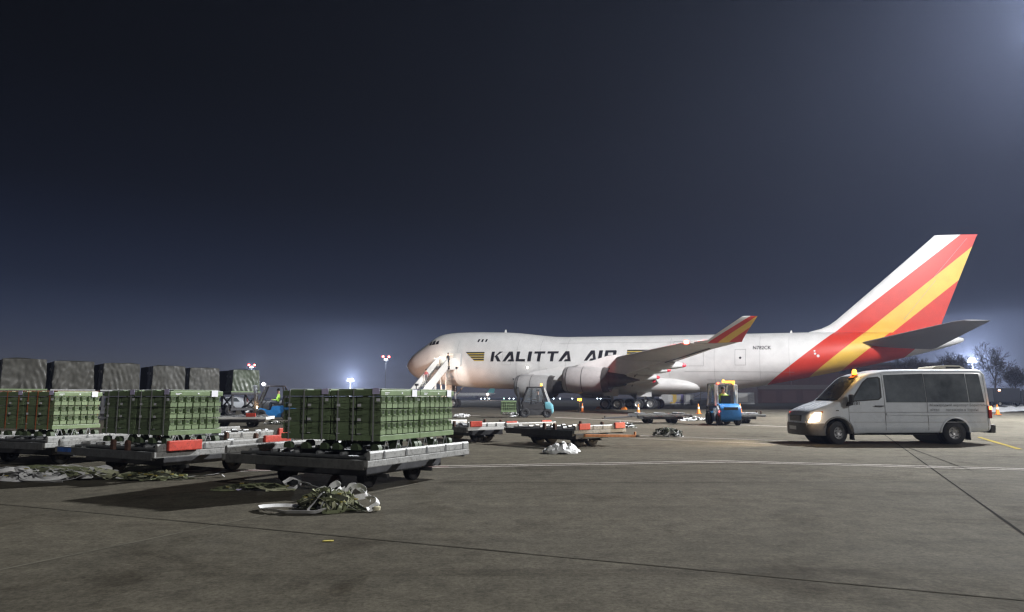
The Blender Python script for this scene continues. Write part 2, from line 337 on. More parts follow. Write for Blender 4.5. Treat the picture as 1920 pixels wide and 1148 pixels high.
# ------------------------------------------------------------------ cargo aircraft (x aft of the main gear, -y port, z up)
PHI, NX, NY, AL = .4153, -15.105, 104.01, .0189
S0 = 33.0
plane = thing('cargo_aircraft', 'large white four engined cargo aircraft with red and yellow striped tail', 'aircraft', (NX + S0 * cos(PHI), NY - S0 * sin(PHI), 0))
plane.rotation_euler = (0, AL, -PHI)
def pw(s, w, z):
    """aircraft station, port offset and height to world"""
    zz = z + (S0 - s) * AL
    return Vector((NX + s * cos(PHI) - w * sin(PHI), NY - s * sin(PHI) - w * cos(PHI), zz))
def stripe_material(name, lines, colors, rough=.5):
    """diagonal livery bands: lines are (s0, z0, slope); colour i applies aft of line i-1"""
    m = bpy.data.materials.new(name); m.use_nodes = True; nt = m.node_tree; b = nt.nodes['Principled BSDF']; L = nt.links.new
    tc = nt.nodes.new('ShaderNodeTexCoord'); sx = nt.nodes.new('ShaderNodeSeparateXYZ'); L(tc.outputs['Object'], sx.inputs[0])
    n = nt.nodes.new('ShaderNodeTexNoise'); n.inputs['Scale'].default_value = .9; n.inputs['Detail'].default_value = 9; L(tc.outputs['Object'], n.inputs['Vector'])
    cur = None
    rgb0 = nt.nodes.new('ShaderNodeRGB'); rgb0.outputs[0].default_value = (*colors[0], 1); cur = rgb0.outputs[0]
    for (s0, z0, k), c in zip(lines, colors[1:]):
        ma = nt.nodes.new('ShaderNodeMath'); ma.operation = 'MULTIPLY_ADD'; L(sx.outputs['X'], ma.inputs[0]); ma.inputs[1].default_value = k; ma.inputs[2].default_value = z0 - k * (s0 - S0)
        g = nt.nodes.new('ShaderNodeMath'); g.operation = 'GREATER_THAN'; L(ma.outputs[0], g.inputs[0]); L(sx.outputs['Z'], g.inputs[1])
        mx = nt.nodes.new('ShaderNodeMix'); mx.data_type = 'RGBA'; L(g.outputs[0], mx.inputs[0]); L(cur, mx.inputs[6]); mx.inputs[7].default_value = (*c, 1); cur = mx.outputs[2]
    rp = nt.nodes.new('ShaderNodeMapRange'); L(n.outputs['Fac'], rp.inputs[0]); rp.inputs[1].default_value = .25; rp.inputs[2].default_value = .75; rp.inputs[3].default_value = .88; rp.inputs[4].default_value = 1.05
    mu = nt.nodes.new('ShaderNodeMix'); mu.data_type = 'RGBA'; mu.blend_type = 'MULTIPLY'; mu.inputs[0].default_value = 1; L(cur, mu.inputs[6]); L(rp.outputs[0], mu.inputs[7])
    L(mu.outputs[2], b.inputs['Base Color']); b.inputs['Roughness'].default_value = rough
    return m
WHITE, RED, YEL = (.76, .76, .75), (.60, .034, .013), (.76, .48, .065)
livery = stripe_material('aircraft_livery', [(56.5, 9.3, .815), (59.5, 9.2, .85), (62.15, 9.3, .84), (64.0, 7.1, .9)], [WHITE, RED, YEL, RED, WHITE])
fin_livery = stripe_material('fin_livery', [(56.5, 9.3, .817), (59.5, 9.2, .852), (62.4, 9.3, .852)], [WHITE, RED, YEL, RED])
wl_livery = stripe_material('winglet_livery', [(47.05, 6.1, .555), (47.8, 6.1, .60), (48.6, 6.1, .62)], [WHITE, RED, YEL, RED])
wing_m = mat('wing_grey_paint', (.56, .54, .52), .42, var=.12, vscale=.8, dirt=.15)
pale_m = mat('aircraft_white_paint', (.70, .70, .69), .38, var=.08, vscale=.8, dirt=.08)
bare_m = mat('engine_dark_metal', (.14, .13, .125), .4, .7, var=.3, vscale=2)
ink = mat('livery_black', (.018, .017, .020), .4)
ink_y = mat('emblem_yellow', (.55, .42, .06), .45)
glass_dark = mat('cockpit_glass', (.02, .02, .025), .08, spec=.8)
# station: top, bottom, half width, height of the widest point
FUS = [(0, 5.28, 5.20, .04, 5.24), (.1, 5.55, 4.98, .34, 5.25), (.28, 5.82, 4.78, .62, 5.27), (.6, 6.22, 4.42, 1.0, 5.3), (1.0, 6.66, 4.03, 1.36, 5.32), (1.6, 7.12, 3.65, 1.75, 5.35), (2.35, 7.60, 3.35, 2.1, 5.38), (3.0, 8.00, 3.15, 2.32, 5.4), (3.6, 8.40, 3.02, 2.5, 5.42),
       (4.5, 9.00, 2.86, 2.72, 5.44), (5.1, 9.36, 2.77, 2.84, 5.45), (5.6, 9.56, 2.71, 2.92, 5.45), (6.2, 9.70, 2.65, 3.0, 5.45), (7.2, 9.83, 2.56, 3.1, 5.45), (8.3, 9.90, 2.48, 3.17, 5.45), (10, 9.93, 2.36, 3.23, 5.45), (12, 9.92, 2.27, 3.25, 5.45), (15.7, 9.82, 2.2, 3.25, 5.45),
       (17.3, 9.72, 2.2, 3.25, 5.45), (18.9, 9.55, 2.2, 3.25, 5.45), (20.8, 9.32, 2.2, 3.25, 5.45), (22.7, 9.14, 2.2, 3.25, 5.45), (24.5, 9.08, 2.2, 3.25, 5.45), (34, 9.08, 2.2, 3.25, 5.45), (42, 9.1, 2.24, 3.25, 5.45), (45.4, 9.14, 2.54, 3.25, 5.5), (49, 9.16, 3.15, 3.18, 5.75), (53.7, 9.18, 4.12, 2.95, 6.2),
       (57, 9.16, 4.85, 2.66, 6.7), (60.3, 9.1, 5.57, 2.25, 7.2), (63.8, 8.95, 6.45, 1.65, 7.65), (66.5, 8.72, 7.17, 1.02, 7.95), (68.0, 8.5, 7.65, .55, 8.1), (68.6, 8.35, 7.9, .28, 8.15), (68.75, 8.25, 8.05, .08, 8.15)]
def fus_y(s, z):
    zt, zb, hw, zw = lerp_table(FUS, s)
    t = (z - zw) / (zt - zw) if z > zw else (zw - z) / (zw - zb)
    return hw * sqrt(max(0, 1 - min(1, abs(t)) ** 2.1))
rings = []
for s, zt, zb, hw, zw in FUS:
    ring = []
    for i in range(56):
        a = 2 * pi * i / 56; c, d = cos(a), sin(a)
        ring.append((s - S0, hw * (abs(c) ** .96) * (1 if c > 0 else -1), zw + (zt - zw) * d if d > 0 else zw + (zw - zb) * d))
    rings.append(ring)
MB().loft(rings).build('fuselage', livery, plane, 50)
FUSE = plane.children[-1] if plane.children else None
for o in plane.children: FUSE = o

def wrap(name, polys, m, parent, cut=.35, off=.018, holes=None):
    """flat side-view polygons (s, z) laid on the port skin"""
    bm = bmesh.new()
    for poly in polys:
        vs = [bm.verts.new((s - S0, 0, z)) for s, z in poly]
        bm.faces.new(vs)
    wrap_bm(bm, name, m, parent, cut, off); 
def wrap_bm(bm, name, m, parent, cut=.35, off=.018):
    zs = [v.co.z for v in bm.verts]; xs = [v.co.x for v in bm.verts]
    z = min(zs) + cut
    while z < max(zs):
        bmesh.ops.bisect_plane(bm, geom=bm.verts[:] + bm.edges[:] + bm.faces[:], plane_co=(0, 0, z), plane_no=(0, 0, 1)); z += cut
    x = min(xs) + cut * 2
    while x < max(xs):
        bmesh.ops.bisect_plane(bm, geom=bm.verts[:] + bm.edges[:] + bm.faces[:], plane_co=(x, 0, 0), plane_no=(1, 0, 0)); x += cut * 2
    bmesh.ops.triangulate(bm, faces=bm.faces[:])
    for v in bm.verts: v.co.y = -fus_y(v.co.x + S0, v.co.z) - off
    me = bpy.data.meshes.new(name); bm.to_mesh(me); bm.free(); me.materials.append(m)
    return obj(name, me, parent)
# company name in slanted block capitals, crossbar-less A with a cut foot
def letter(ch, x, z0, h, k):
    S = lambda pts: [(x + px * k + (py * .10) * h, z0 + py * h) for px, py in pts]
    w = .30
    if ch == 'K': return [S([(0, 0), (w, 0), (w, 1), (0, 1)]), S([(w, .42), (.78, 1), (1.12, 1), (w + .18, .50)]), S([(w + .06, .56), (w + .30, .64), (1.06, 0), (.70, 0)])], 1.12
    if ch == 'A': return [S([(-.1, 0), (.20, 0), (.66, .70), (.50, 1.0), (.42, 1)]), S([(.42, 1), (.78, 1), (1.08, 0), (.40, 0), (.52, .20), (.74, .22), (.60, .80)])], 1.02
    if ch == 'L': return [S([(0, 0), (w, 0), (w, 1), (0, 1)]), S([(w, 0), (.92, 0), (.92, .24), (w, .24)])], .95
    if ch == 'I': return [S([(0, 0), (w + .04, 0), (w + .04, 1), (0, 1)])], .38
    if ch == 'T': return [S([(0, .78), (1.04, .78), (1.04, 1), (0, 1)]), S([(.36, 0), (.66, 0), (.66, .78), (.36, .78)])], 1.06
    if ch == 'R': return [S([(0, 0), (w, 0), (w, 1), (0, 1)]), S([(w, .78), (1.0, .78), (1.06, .9), (.98, 1), (w, 1)]), S([(.76, .38), (1.06, .44), (1.06, .9), (1.0, .78), (.76, .78)]), S([(w, .36), (1.0, .36), (1.06, .44), (.76, .54), (w, .54)]), S([(.52, .36), (.84, .36), (1.14, 0), (.80, 0)])], 1.16
    return [], .6
def word(txt, s0, s1, z0, h):
    tot = sum(letter(c, 0, 0, 1, 1)[1] + .20 for c in txt) - .20; k = (s1 - s0 - .1 * h) / tot; x = s0
    for c in txt:
        p, adv = letter(c, x, z0, h, k); o = wrap('letter', p, ink, plane, .22); x += (adv + .20) * k
word('KALITTA', 14.72, 25.95, 5.76, 1.30)
word('AIR', 27.75, 31.9, 5.84, 1.30)
def emblem(s0, s1, zt, flip=False):
    Z = lambda pts: [((s0 + s1 - s) if flip else s, z) for s, z in pts]
    for i in range(4):
        z1 = zt - i * .31; a = s0 + i * .36
        wrap('emblem_bar', [Z([(a, z1), (s1, z1), (s1, z1 - .16), (a + .19, z1 - .16)])], ink, plane, .2)
        wrap('emblem_bar', [Z([(a + .19, z1 - .16), (s1, z1 - .16), (s1, z1 - .27), (a + .31, z1 - .27)])], ink_y, plane, .2)
emblem(10.95, 13.75, 7.03); emblem(33.05, 37.3, 7.18, True)
tm = text_mesh('N782CK', 1.0, bold=.012); bm = bmesh.new(); bm.from_mesh(tm)
xs = [v.co.x for v in bm.verts]; k = 1.95 / (max(xs) - min(xs))
for v in bm.verts: v.co = (v.co.x * k + 47.65 - S0, 0, 7.12 + v.co.y * k * 1.05)
wrap_bm(bm, 'registration', ink, plane, .2)
for i in range(3): wrap('window', [[(12.35 + i * .56, 8.42), (12.6 + i * .56, 8.42), (12.66 + i * .56, 8.8), (12.41 + i * .56, 8.8)]], glass_dark, plane, .2)
for i, (a, b, z0, z1) in enumerate(((4.55, 5.05, 8.05, 8.62), (5.1, 5.7, 8.1, 8.78), (5.76, 6.3, 8.16, 8.72))):
    wrap('window', [[(a, z0), (b, z0 + .04), (b - .1, z1), (a + .05, z1 - .12)]], glass_dark, plane, .2)
line_m = mat('panel_gap', (.30, .30, .30), .6)
def outline(name, s0, s1, z0, z1, w=.035, m=line_m):
    for p in ([(s0, z0), (s1, z0), (s1, z0 + w), (s0, z0 + w)], [(s0, z1 - w), (s1, z1 - w), (s1, z1), (s0, z1)], [(s0, z0), (s0 + w, z0), (s0 + w, z1), (s0, z1)], [(s1 - w, z0), (s1, z0), (s1, z1), (s1 - w, z1)]): yield p
wrap('door_outline', list(outline('d', 45.7, 46.9, 5.3, 7.15)), line_m, plane, .4)
wrap('door_outline', list(outline('d', 38.6, 42.2, 5.2, 8.2, .03)), line_m, plane, .4)
wrap('door_outline', list(outline('d', 16.4, 17.6, 5.3, 7.0, .02)), line_m, plane, .4)
for a, b, z in ((40, 52, 4.55), (42.5, 47.5, 3.6), (24, 44, 8.1)): wrap('skin_seam', [[(a, z), (b, z), (b, z + .025), (a, z + .025)]], line_m, plane, .5)
for s in (9.6, 18.4, 21.6, 25.2, 38.2, 43.4, 48.4, 51.5): wrap('skin_seam', [[(s, 3.2), (s + .02, 3.2), (s + .02, 8.7), (s, 8.7)]], line_m, plane, .35)
for s, z, r in ((46.3, 6.15, .14), (20.2, 3.9, .09), (22.6, 4.3, .09), (22.6, 4.7, .09), (17.8, 3.5, .09), (54.2, 6.6, .12), (54.5, 6.35, .16), (54.15, 6.9, .1)):
    wrap('marking', [[(s + r * cos(a * pi / 4), z + r * sin(a * pi / 4)) for a in range(8)]], pale_m if s > 50 else ink, plane, .3)
# open forward door: lit doorway and the leaf swung forward
lit_cabin = mat('lit_cabin_interior', (.8, .74, .66), .6, emit=(1, .80, .62), estr=.55)
wrap('doorway', [[(7.95, 5.05), (9.05, 5.05), (9.05, 6.8), (7.95, 6.8)]], lit_cabin, plane, .3, .02)
MB().box(9.3 - S0, 10.4 - S0, -3.62, -3.5, 5.05, 6.85).build('door_leaf', white_paint, plane, 40, .03)
MB().beam((9.1 - S0, -3.2, 6.2), (9.5 - S0, -3.55, 6.2), .12, .2).build('door_hinge', grey_steel, plane)
# wings
def foil(n=12):
    up = []; lo = []
    for i in range(n + 1):
        x = .5 * (1 - cos(pi * i / n)); yt = 5 * (.2969 * sqrt(x) - .126 * x - .3516 * x * x + .2843 * x ** 3 - .1036 * x ** 4)
        up.append((x, yt * 1.05)); lo.append((x, -yt * .95))
    return up[::-1] + lo[1:-1]
FO = foil()
def surf(name, secs, side, m, parent=plane):
    """secs: (w, s_le, s_te, z_le, z_te, thickness ratio)"""
    rings = []
    for w, a, b, z0, z1, t in secs:
        rings.append([(a + (b - a) * x - S0, w * side, z0 + (z1 - z0) * x + (b - a) * t * y) for x, y in FO])
    return MB().loft(rings).build(name, m, parent, 45)
WING = [(1.5, 19.0, 37.0, 3.6, 2.95, .115), (3.25, 20.4, 37.0, 3.78, 3.1, .115), (8, 24.9, 37.6, 4.22, 3.62, .10), (12.2, 28.7, 38.3, 4.56, 4.08, .09), (20.8, 36.55, 42.7, 5.30, 5.02, .08), (27, 42.2, 46.6, 5.82, 5.66, .078), (30.3, 45.25, 49.2, 6.08, 6.0, .075)]
def wing_at(w):
    for a, b in zip(WING, WING[1:]):
        if w <= b[0]:
            t = (w - a[0]) / (b[0] - a[0]); return [u + (v - u) * t for u, v in zip(a, b)]
    return list(WING[-1])
for side in (-1, 1):
    w_ob = surf('wing', WING, side, wing_m)
    surf('winglet', [(30.25, 45.6, 49.45, 6.06, 6.04, .06), (30.7, 46.9, 49.55, 6.2, 6.18, .06), (31.2, 47.8, 49.95, 6.75, 6.75, .06), (31.9, 49.65, 50.78, 7.86, 7.86, .06)], side, wl_livery)
    for w, s1, zc in ((6.6, 37.35, 3.32), (10.5, 38.7, 3.67), (16.0, 41.0, 4.28), (20.0, 43.25, 4.6)):                # flap track fairings
        _, a, b, z0, z1, t = wing_at(w); c = b - a; s0 = s1 - c * .34 - 2.2
        prof = [(s0, .02), (s0 + .3, .20), (s0 + 1.0, .36), (s0 + 2.2, .44), (s1 - 2.0, .42), (s1 - 1.0, .33), (s1 - .34, .21)]
        ob = MB().lathe([(p - S0, r) for p, r in prof], (0, w * side, zc), 'x', 14, caps=True).build('flap_track_fairing', pale_m, plane, 50)
        MB().lathe([(s1 - .34 - S0, .212), (s1 - .08 - S0, .13), (s1 - S0, .02)], (0, w * side, zc), 'x', 12, caps=True).build('red_tip', mat('fairing_tip_red', (.62, .03, .05), .4), ob, 50)
    # inboard leading edge flap seam, aileron and flap gaps
    for wa, wb, f in ((4, 12, .80), (12.6, 19.6, .80), (20.4, 28, .82)):
        A = wing_at(wa); B = wing_at(wb); mb = MB()
        q = [(A[1] + (A[2] - A[1]) * f - S0, wa * side, A[3] + (A[4] - A[3]) * f - (A[2] - A[1]) * A[5] * .33), (B[1] + (B[2] - B[1]) * f - S0, wb * side, B[3] + (B[4] - B[3]) * f - (B[2] - B[1]) * B[5] * .33)]
        mb.beam(q[0], q[1], .10, .05).build('flap_gap', mat('flap_gap_dark', (.09, .09, .09), .7), w_ob)
    # engines
    for w, s_in, s_f, s_c, s_p, zc, r in ((11.7, 22.35, 27.05, 28.5, 29.7, 2.50, 1.36), (20.8, 31.45, 36.06, 37.6, 39.0, 3.16, 1.30)):
        e = MB().lathe([(s_in + .25 - S0, r * .74), (s_in + .05 - S0, r * .80), (s_in - S0, r * .86), (s_in + .08 - S0, r * .92), (s_in + .5 - S0, r * .985), (s_in + 1.4 - S0, r * 1.02), (s_in + 2.8 - S0, r), (s_f - .5 - S0, r * .93), (s_f - S0, r * .875), (s_f - .02 - S0, r * .845), (s_f - .6 - S0, r * .80)], (0, w * side, zc), 'x', 36).build('engine', mat('nacelle_grey_paint', (.37, .36, .355), .35, var=.12, vscale=1, dirt=.15), plane, 45)
        MB().lathe([(s_f - .62 - S0, r * .952), (s_f - .5 - S0, r * .962), (s_f + .03 - S0, r * .90), (s_f + .03 - S0, r * .86)], (0, w * side, zc), 'x', 36).build('nozzle_ring', bare_m, e, 45)
        for sx, rr in ((s_in + .42, .99), (s_in + 2.0, 1.022)): MB().lathe([(sx - S0, r * rr), (sx + .03 - S0, r * rr + .006), (sx + .06 - S0, r * rr)], (0, w * side, zc), 'x', 36).build('cowl_seam', bare_m, e, 45)
        MB().lathe([(s_in + .25 - S0, r * .74), (s_in + 1.0 - S0, r * .72), (s_in + 1.3 - S0, r * .25), (s_in + .7 - S0, .02)], (0, w * side, zc), 'x', 28).build('fan', bare_m, e, 40)
        MB().lathe([(s_f - 1.2 - S0, r * .80), (s_f - .6 - S0, r * .66), (s_f - S0, r * .60), (s_c - S0, r * .44), (s_c - .02 - S0, r * .41)], (0, w * side, zc), 'x', 28).build('core_cowl', bare_m, e, 45)
        MB().lathe([(s_c - .3 - S0, r * .34), (s_c + .2 - S0, r * .26), (s_p - S0, .04)], (0, w * side, zc), 'x', 20, caps=True).build('exhaust_cone', bare_m, e, 45)
        _, a, b, z0, z1, t = wing_at(w); zl = z0
        poly = [(s_in + 1.0, zc + r * .95), (s_in + 2.0, zc + r * 1.25), (a - .6, zl + .22), (a + .2, zl + .30), (a + 2.5, zl - .1), (a + 4.6, zl - .38), (s_c - .2, zc + r * .35), (s_f - .6, zc + r * .6)]
        MB().prism([(p - S0, q) for p, q in poly], w * side - .24, w * side + .24).build('pylon', pale_m, plane, 40, .08)
    # tailplane
    surf('tailplane', [(.6, 58.0, 65.6, 7.75, 7.1, .09), (2.2, 58.9, 66.0, 7.78, 7.2, .085), (10.6, 66.4, 69.2, 9.12, 9.02, .07), (11.1, 67.2, 69.35, 9.2, 9.12, .05)], side, mat('tailplane_grey', (.19, .19, .195), .45, var=.12))
# fin with its dorsal fillet
rings = []
for z, a, b, t in ((8.6, 53.0, 66.9, .050), (9.25, 53.6, 66.75, .058), (9.6, 54.9, 66.7, .07), (10.0, 55.75, 66.8, .085), (10.5, 56.45, 67.0, .095), (15, 61.5, 68.75, .095), (19.2, 66.15, 70.42, .09), (19.42, 66.55, 70.55, .06)):
    rings.append([(a + (b - a) * x - S0, (b - a) * t * y, z + (.16 * (1 - x) if z > 19.3 else 0)) for x, y in FO])
fin = MB().loft(rings).build('fin', fin_livery, plane, 45)
MB().box(66.7 - S0, 66.9 - S0, -.02, .02, 10.6, 10.7).build('rudder_hinge', line_m, fin)
for z0, a in ((10.4, 63.2), (15.0, 66.3)):
    for sd in (-1, 1): MB().beam((a - S0, sd * .36, z0), (a + 3.2 - S0, sd * .30, z0 + 4.2 if z0 < 12 else z0 + 4.0), .012, .03).build('rudder_seam', line_m, fin)
# wing to body fairing
rings = []
for s, hw, zb, zt in ((17.5, .5, 2.6, 3.2), (19, 2.2, 2.1, 3.7), (22, 3.3, 1.82, 4.1), (28, 3.55, 1.72, 4.2), (35, 3.55, 1.74, 4.2), (38.5, 3.35, 1.9, 4.1), (40.2, 2.9, 2.05, 3.9), (41.2, 2.3, 2.25, 3.6), (41.7, 1.4, 2.5, 3.3)):
    rings.append([(s - S0, hw * (abs(cos(2 * pi * i / 32)) ** .7) * (1 if cos(2 * pi * i / 32) > 0 else -1), (zb + zt) / 2 + (zt - zb) / 2 * sin(2 * pi * i / 32)) for i in range(32)])
MB().loft(rings).build('belly_fairing', pale_m, plane, 60)
# undercarriage
def wheel_mesh(r, w):
    t = MB().lathe([(-w / 2, r * .62), (-w / 2, r * .88), (-w * .36, r * .98), (0, r), (w * .36, r * .98), (w / 2, r * .88), (w / 2, r * .62)], (0, 0, 0), 'y', 28).mesh('tyre', rubber, 40)
    k = MB().lathe([(-w * .42, .001), (-w * .44, r * .22), (-w * .30, r * .30), (-w * .34, r * .5), (-w * .5, r * .63), (w * .5, r * .63), (w * .34, r * .5), (w * .30, r * .30), (w * .44, r * .22), (w * .42, .001)], (0, 0, 0), 'y', 24).mesh('rim', rim_metal, 40)
    return t, k
PT, PR = wheel_mesh(.62, .44)
def plane_wheel(parent, s, y, ground=None):
    zg = (s - S0) * AL
    o = obj('wheel', PT, parent, (s - S0, y, zg + .62)); obj('rim', PR, o); return o
for cy_, sc in ((-5.5, 31.95), (5.5, 31.95), (-1.92, 35.05), (1.92, 35.05)):
    g = MB().cyl((sc - S0 - .1, cy_, 3.0), (sc - S0, cy_, .75), .2, .17, 12).cyl((sc - S0 - 1.5, cy_ * .8, 2.8), (sc - S0, cy_, 1.2), .09).beam((sc - S0 - .85, cy_, .64), (sc - S0 + .85, cy_, .64), .3, .28).build('main_gear', steel, plane, 40)
    for ds in (-.74, .74):
        for dy in (-.56, .56): plane_wheel(g, sc + ds, cy_ + dy)
    MB().box(sc - S0 - .9, sc - S0 + .9, cy_ - .75 if cy_ < 0 else cy_ + .7, cy_ - .7 if cy_ < 0 else cy_ + .75, 1.55, 2.35).build('gear_door', pale_m, g)
zn = (7.9 - S0) * AL
g = MB().cyl((7.9 - S0, 0, 3.0), (7.9 - S0, 0, zn + .62), .16, .13, 12).cyl((9.3 - S0, 0, 2.7), (7.9 - S0, 0, 1.0), .08).cyl((7.9 - S0, -.5, zn + .62), (7.9 - S0, .5, zn + .62), .09).build('nose_gear', steel, plane, 40)
for dy in (-.46, .46): plane_wheel(g, 7.9, dy)
for dy in (-.75, .75): MB().box(6.7 - S0, 7.7 - S0, dy - .03, dy + .03, 1.75, 2.75).build('gear_door', mat('gear_door_tan', (.62, .52, .42), .5), g)
MB().prism([(0, 0), (.35, 0), (.28, .42), (.12, .42)], -.02, .02).build('antenna', white_paint, plane).location = (15.2 - S0, 0, 9.8)
MB().prism([(0, 0), (.3, 0), (.26, .3), (.14, .3)], -.02, .02).build('antenna', white_paint, plane).location = (51.5 - S0, 0, 9.15)
# the port wing's red light, the white wing light and the red beacon under the engine
red_lens = mat('lit_red_lens', (.8, .02, .02), .2, emit=(1, .10, .07), estr=22)
_, a, b, z0, z1, t = wing_at(30.2)
MB().lathe([(0, .01), (.04, .14), (.2, .17), (.4, .12), (.46, .01)], (a - S0 - .25, -30.2, z0), 'x', 10).build('navigation_light', red_lens, plane, 60)
lamp('navigation_glow', 'POINT', (a - S0 - .1, -30.0, z0 + .75), 1300, (1, .06, .04), .12, plane)
wing_lens = mat('lit_wing_lamp', (1, 1, 1), .2, emit=(1, .97, .9), estr=90)
MB().lathe([(0, .01), (.02, .10), (.1, .10), (.12, .01)], (20.0 - S0, -3.25, 5.0), 'y', 10).build('wing_inspection_light', wing_lens, plane, 60)
lamp('inspection_glow', 'POINT', (20.0 - S0, -4.1, 5.0), 9, (1, .95, .88), .12, plane)
# ------------------------------------------------------------------ wheels shared by the ground equipment
def small_wheel(r, w, rim=rim_metal, bolts=0):
    t = MB().lathe([(-w / 2, r * .55), (-w / 2, r * .90), (-w * .38, r), (w * .38, r), (w / 2, r * .90), (w / 2, r * .55)], (0, 0, 0), 'y', 24).mesh('tyre', rubber, 40)
    k = MB().lathe([(-w * .30, .001), (-w * .36, r * .18), (-w * .22, r * .26), (-w * .26, r * .46), (-w * .50, r * .56), (w * .50, r * .56), (w * .26, r * .46), (w * .22, r * .26), (w * .36, r * .18), (w * .30, .001)], (0, 0, 0), 'y', 20).mesh('rim', rim, 40)
    return t, k
def put_wheel(parent, T, loc, rz=0.0, name='wheel'):
    o = obj(name, T[0], parent, loc, rz); obj('rim', T[1], o); return o

# ------------------------------------------------------------------ ammunition loads
green = mat('olive_green_paint', (.205, .275, .150), .42, var=.16, vscale=5, dirt=.12)
green2 = mat('olive_green_lid_paint', (.185, .255, .132), .42, var=.2, vscale=4, dirt=.2)
def tone_by_object(m, lo, hi):
    nt = m.node_tree; b = nt.nodes['Principled BSDF']; src = b.inputs['Base Color'].links[0].from_socket
    oi = nt.nodes.new('ShaderNodeObjectInfo'); mr = nt.nodes.new('ShaderNodeMapRange'); mr.inputs[3].default_value = lo; mr.inputs[4].default_value = hi; nt.links.new(oi.outputs['Random'], mr.inputs[0])
    mx = nt.nodes.new('ShaderNodeMix'); mx.data_type = 'RGBA'; mx.blend_type = 'MULTIPLY'; mx.inputs[0].default_value = 1; nt.links.new(src, mx.inputs[6]); nt.links.new(mr.outputs[0], mx.inputs[7]); nt.links.new(mx.outputs[2], b.inputs['Base Color'])
tone_by_object(green, .78, 1.18)
strap_steel = mat('steel_banding', (.36, .37, .38), .45, .15, var=.2)
orange_band = mat('orange_banding', (.50, .14, .05), .5, var=.3, vscale=6)
paper = mat('white_label_paper', (.86, .86, .92), .6, var=.05, vscale=20)
lilac = mat('lilac_label_paper', (.72, .66, .98), .6, var=.08, vscale=20)
LU, LV, LH = 1.095, .97, .77
BW, BL, BH = (LU - .03) / 7, LV / 2 - .012, .196
def box_mesh():
    m = MB(); w, l, h = BW - .020, BL, BH - .004
    m.box(.004, w - .004, .115, l - .115, 0, h - .004)                      # drawn body
    m.box(.002, w - .004, .010, l - .010, .010, h * .43)                     # lower shell reaches the ends
    m.box(.0, w, .002, l - .002, h * .44, h * .48); m.box(.0, w, .012, l - .012, h - .012, h - .002)     # rolled rims
    for y0, y1 in ((.004, .116), (l - .116, l - .004)):
        m.box(w * .06, w * .66, y0, y1, h * .50, h - .022)                 # latch plate
        for x in (.16, .34, .50): m.box(w * x, w * (x + .07), y0 - .005 if y0 < .1 else y1, y0 if y0 < .1 else y1 + .005, h * .62, h * .86, 1)  # dark bars on the latch plate
        m.box(w * .10, w * .62, y0 - .010 if y0 < .1 else y1, y0 if y0 < .1 else y1 + .010, h * .53, h * .58)
    for x0 in (-.005, w):                                                  # pressed ribs on the long sides
        m.box(x0, x0 + .005, .05, l - .05, h * .44, h * .48)
        d = MB(); 
        m.beam((x0 + .0025, .05, h * .86), (x0 + .0025, l - .06, h * .54), .005, .012)
        m.beam((x0 + .0025, .05, h * .38), (x0 + .0025, l - .06, h * .06), .005, .012)
    return m.mesh('box', [green, mat('latch_bar_metal', (.05, .07, .04), .6)])
BOX = box_mesh()
def foot_mesh():
    return MB().prism([(0, 0), (.15, 0), (.148, .05), (.125, .088), (.09, .10), (.06, .10), (.025, .088), (.002, .05)], 0, .09, 'x').mesh('skid_foot', mat('dark_green_skid', (.07, .10, .05), .6, var=.2), 30)
FOOT = foot_mesh()
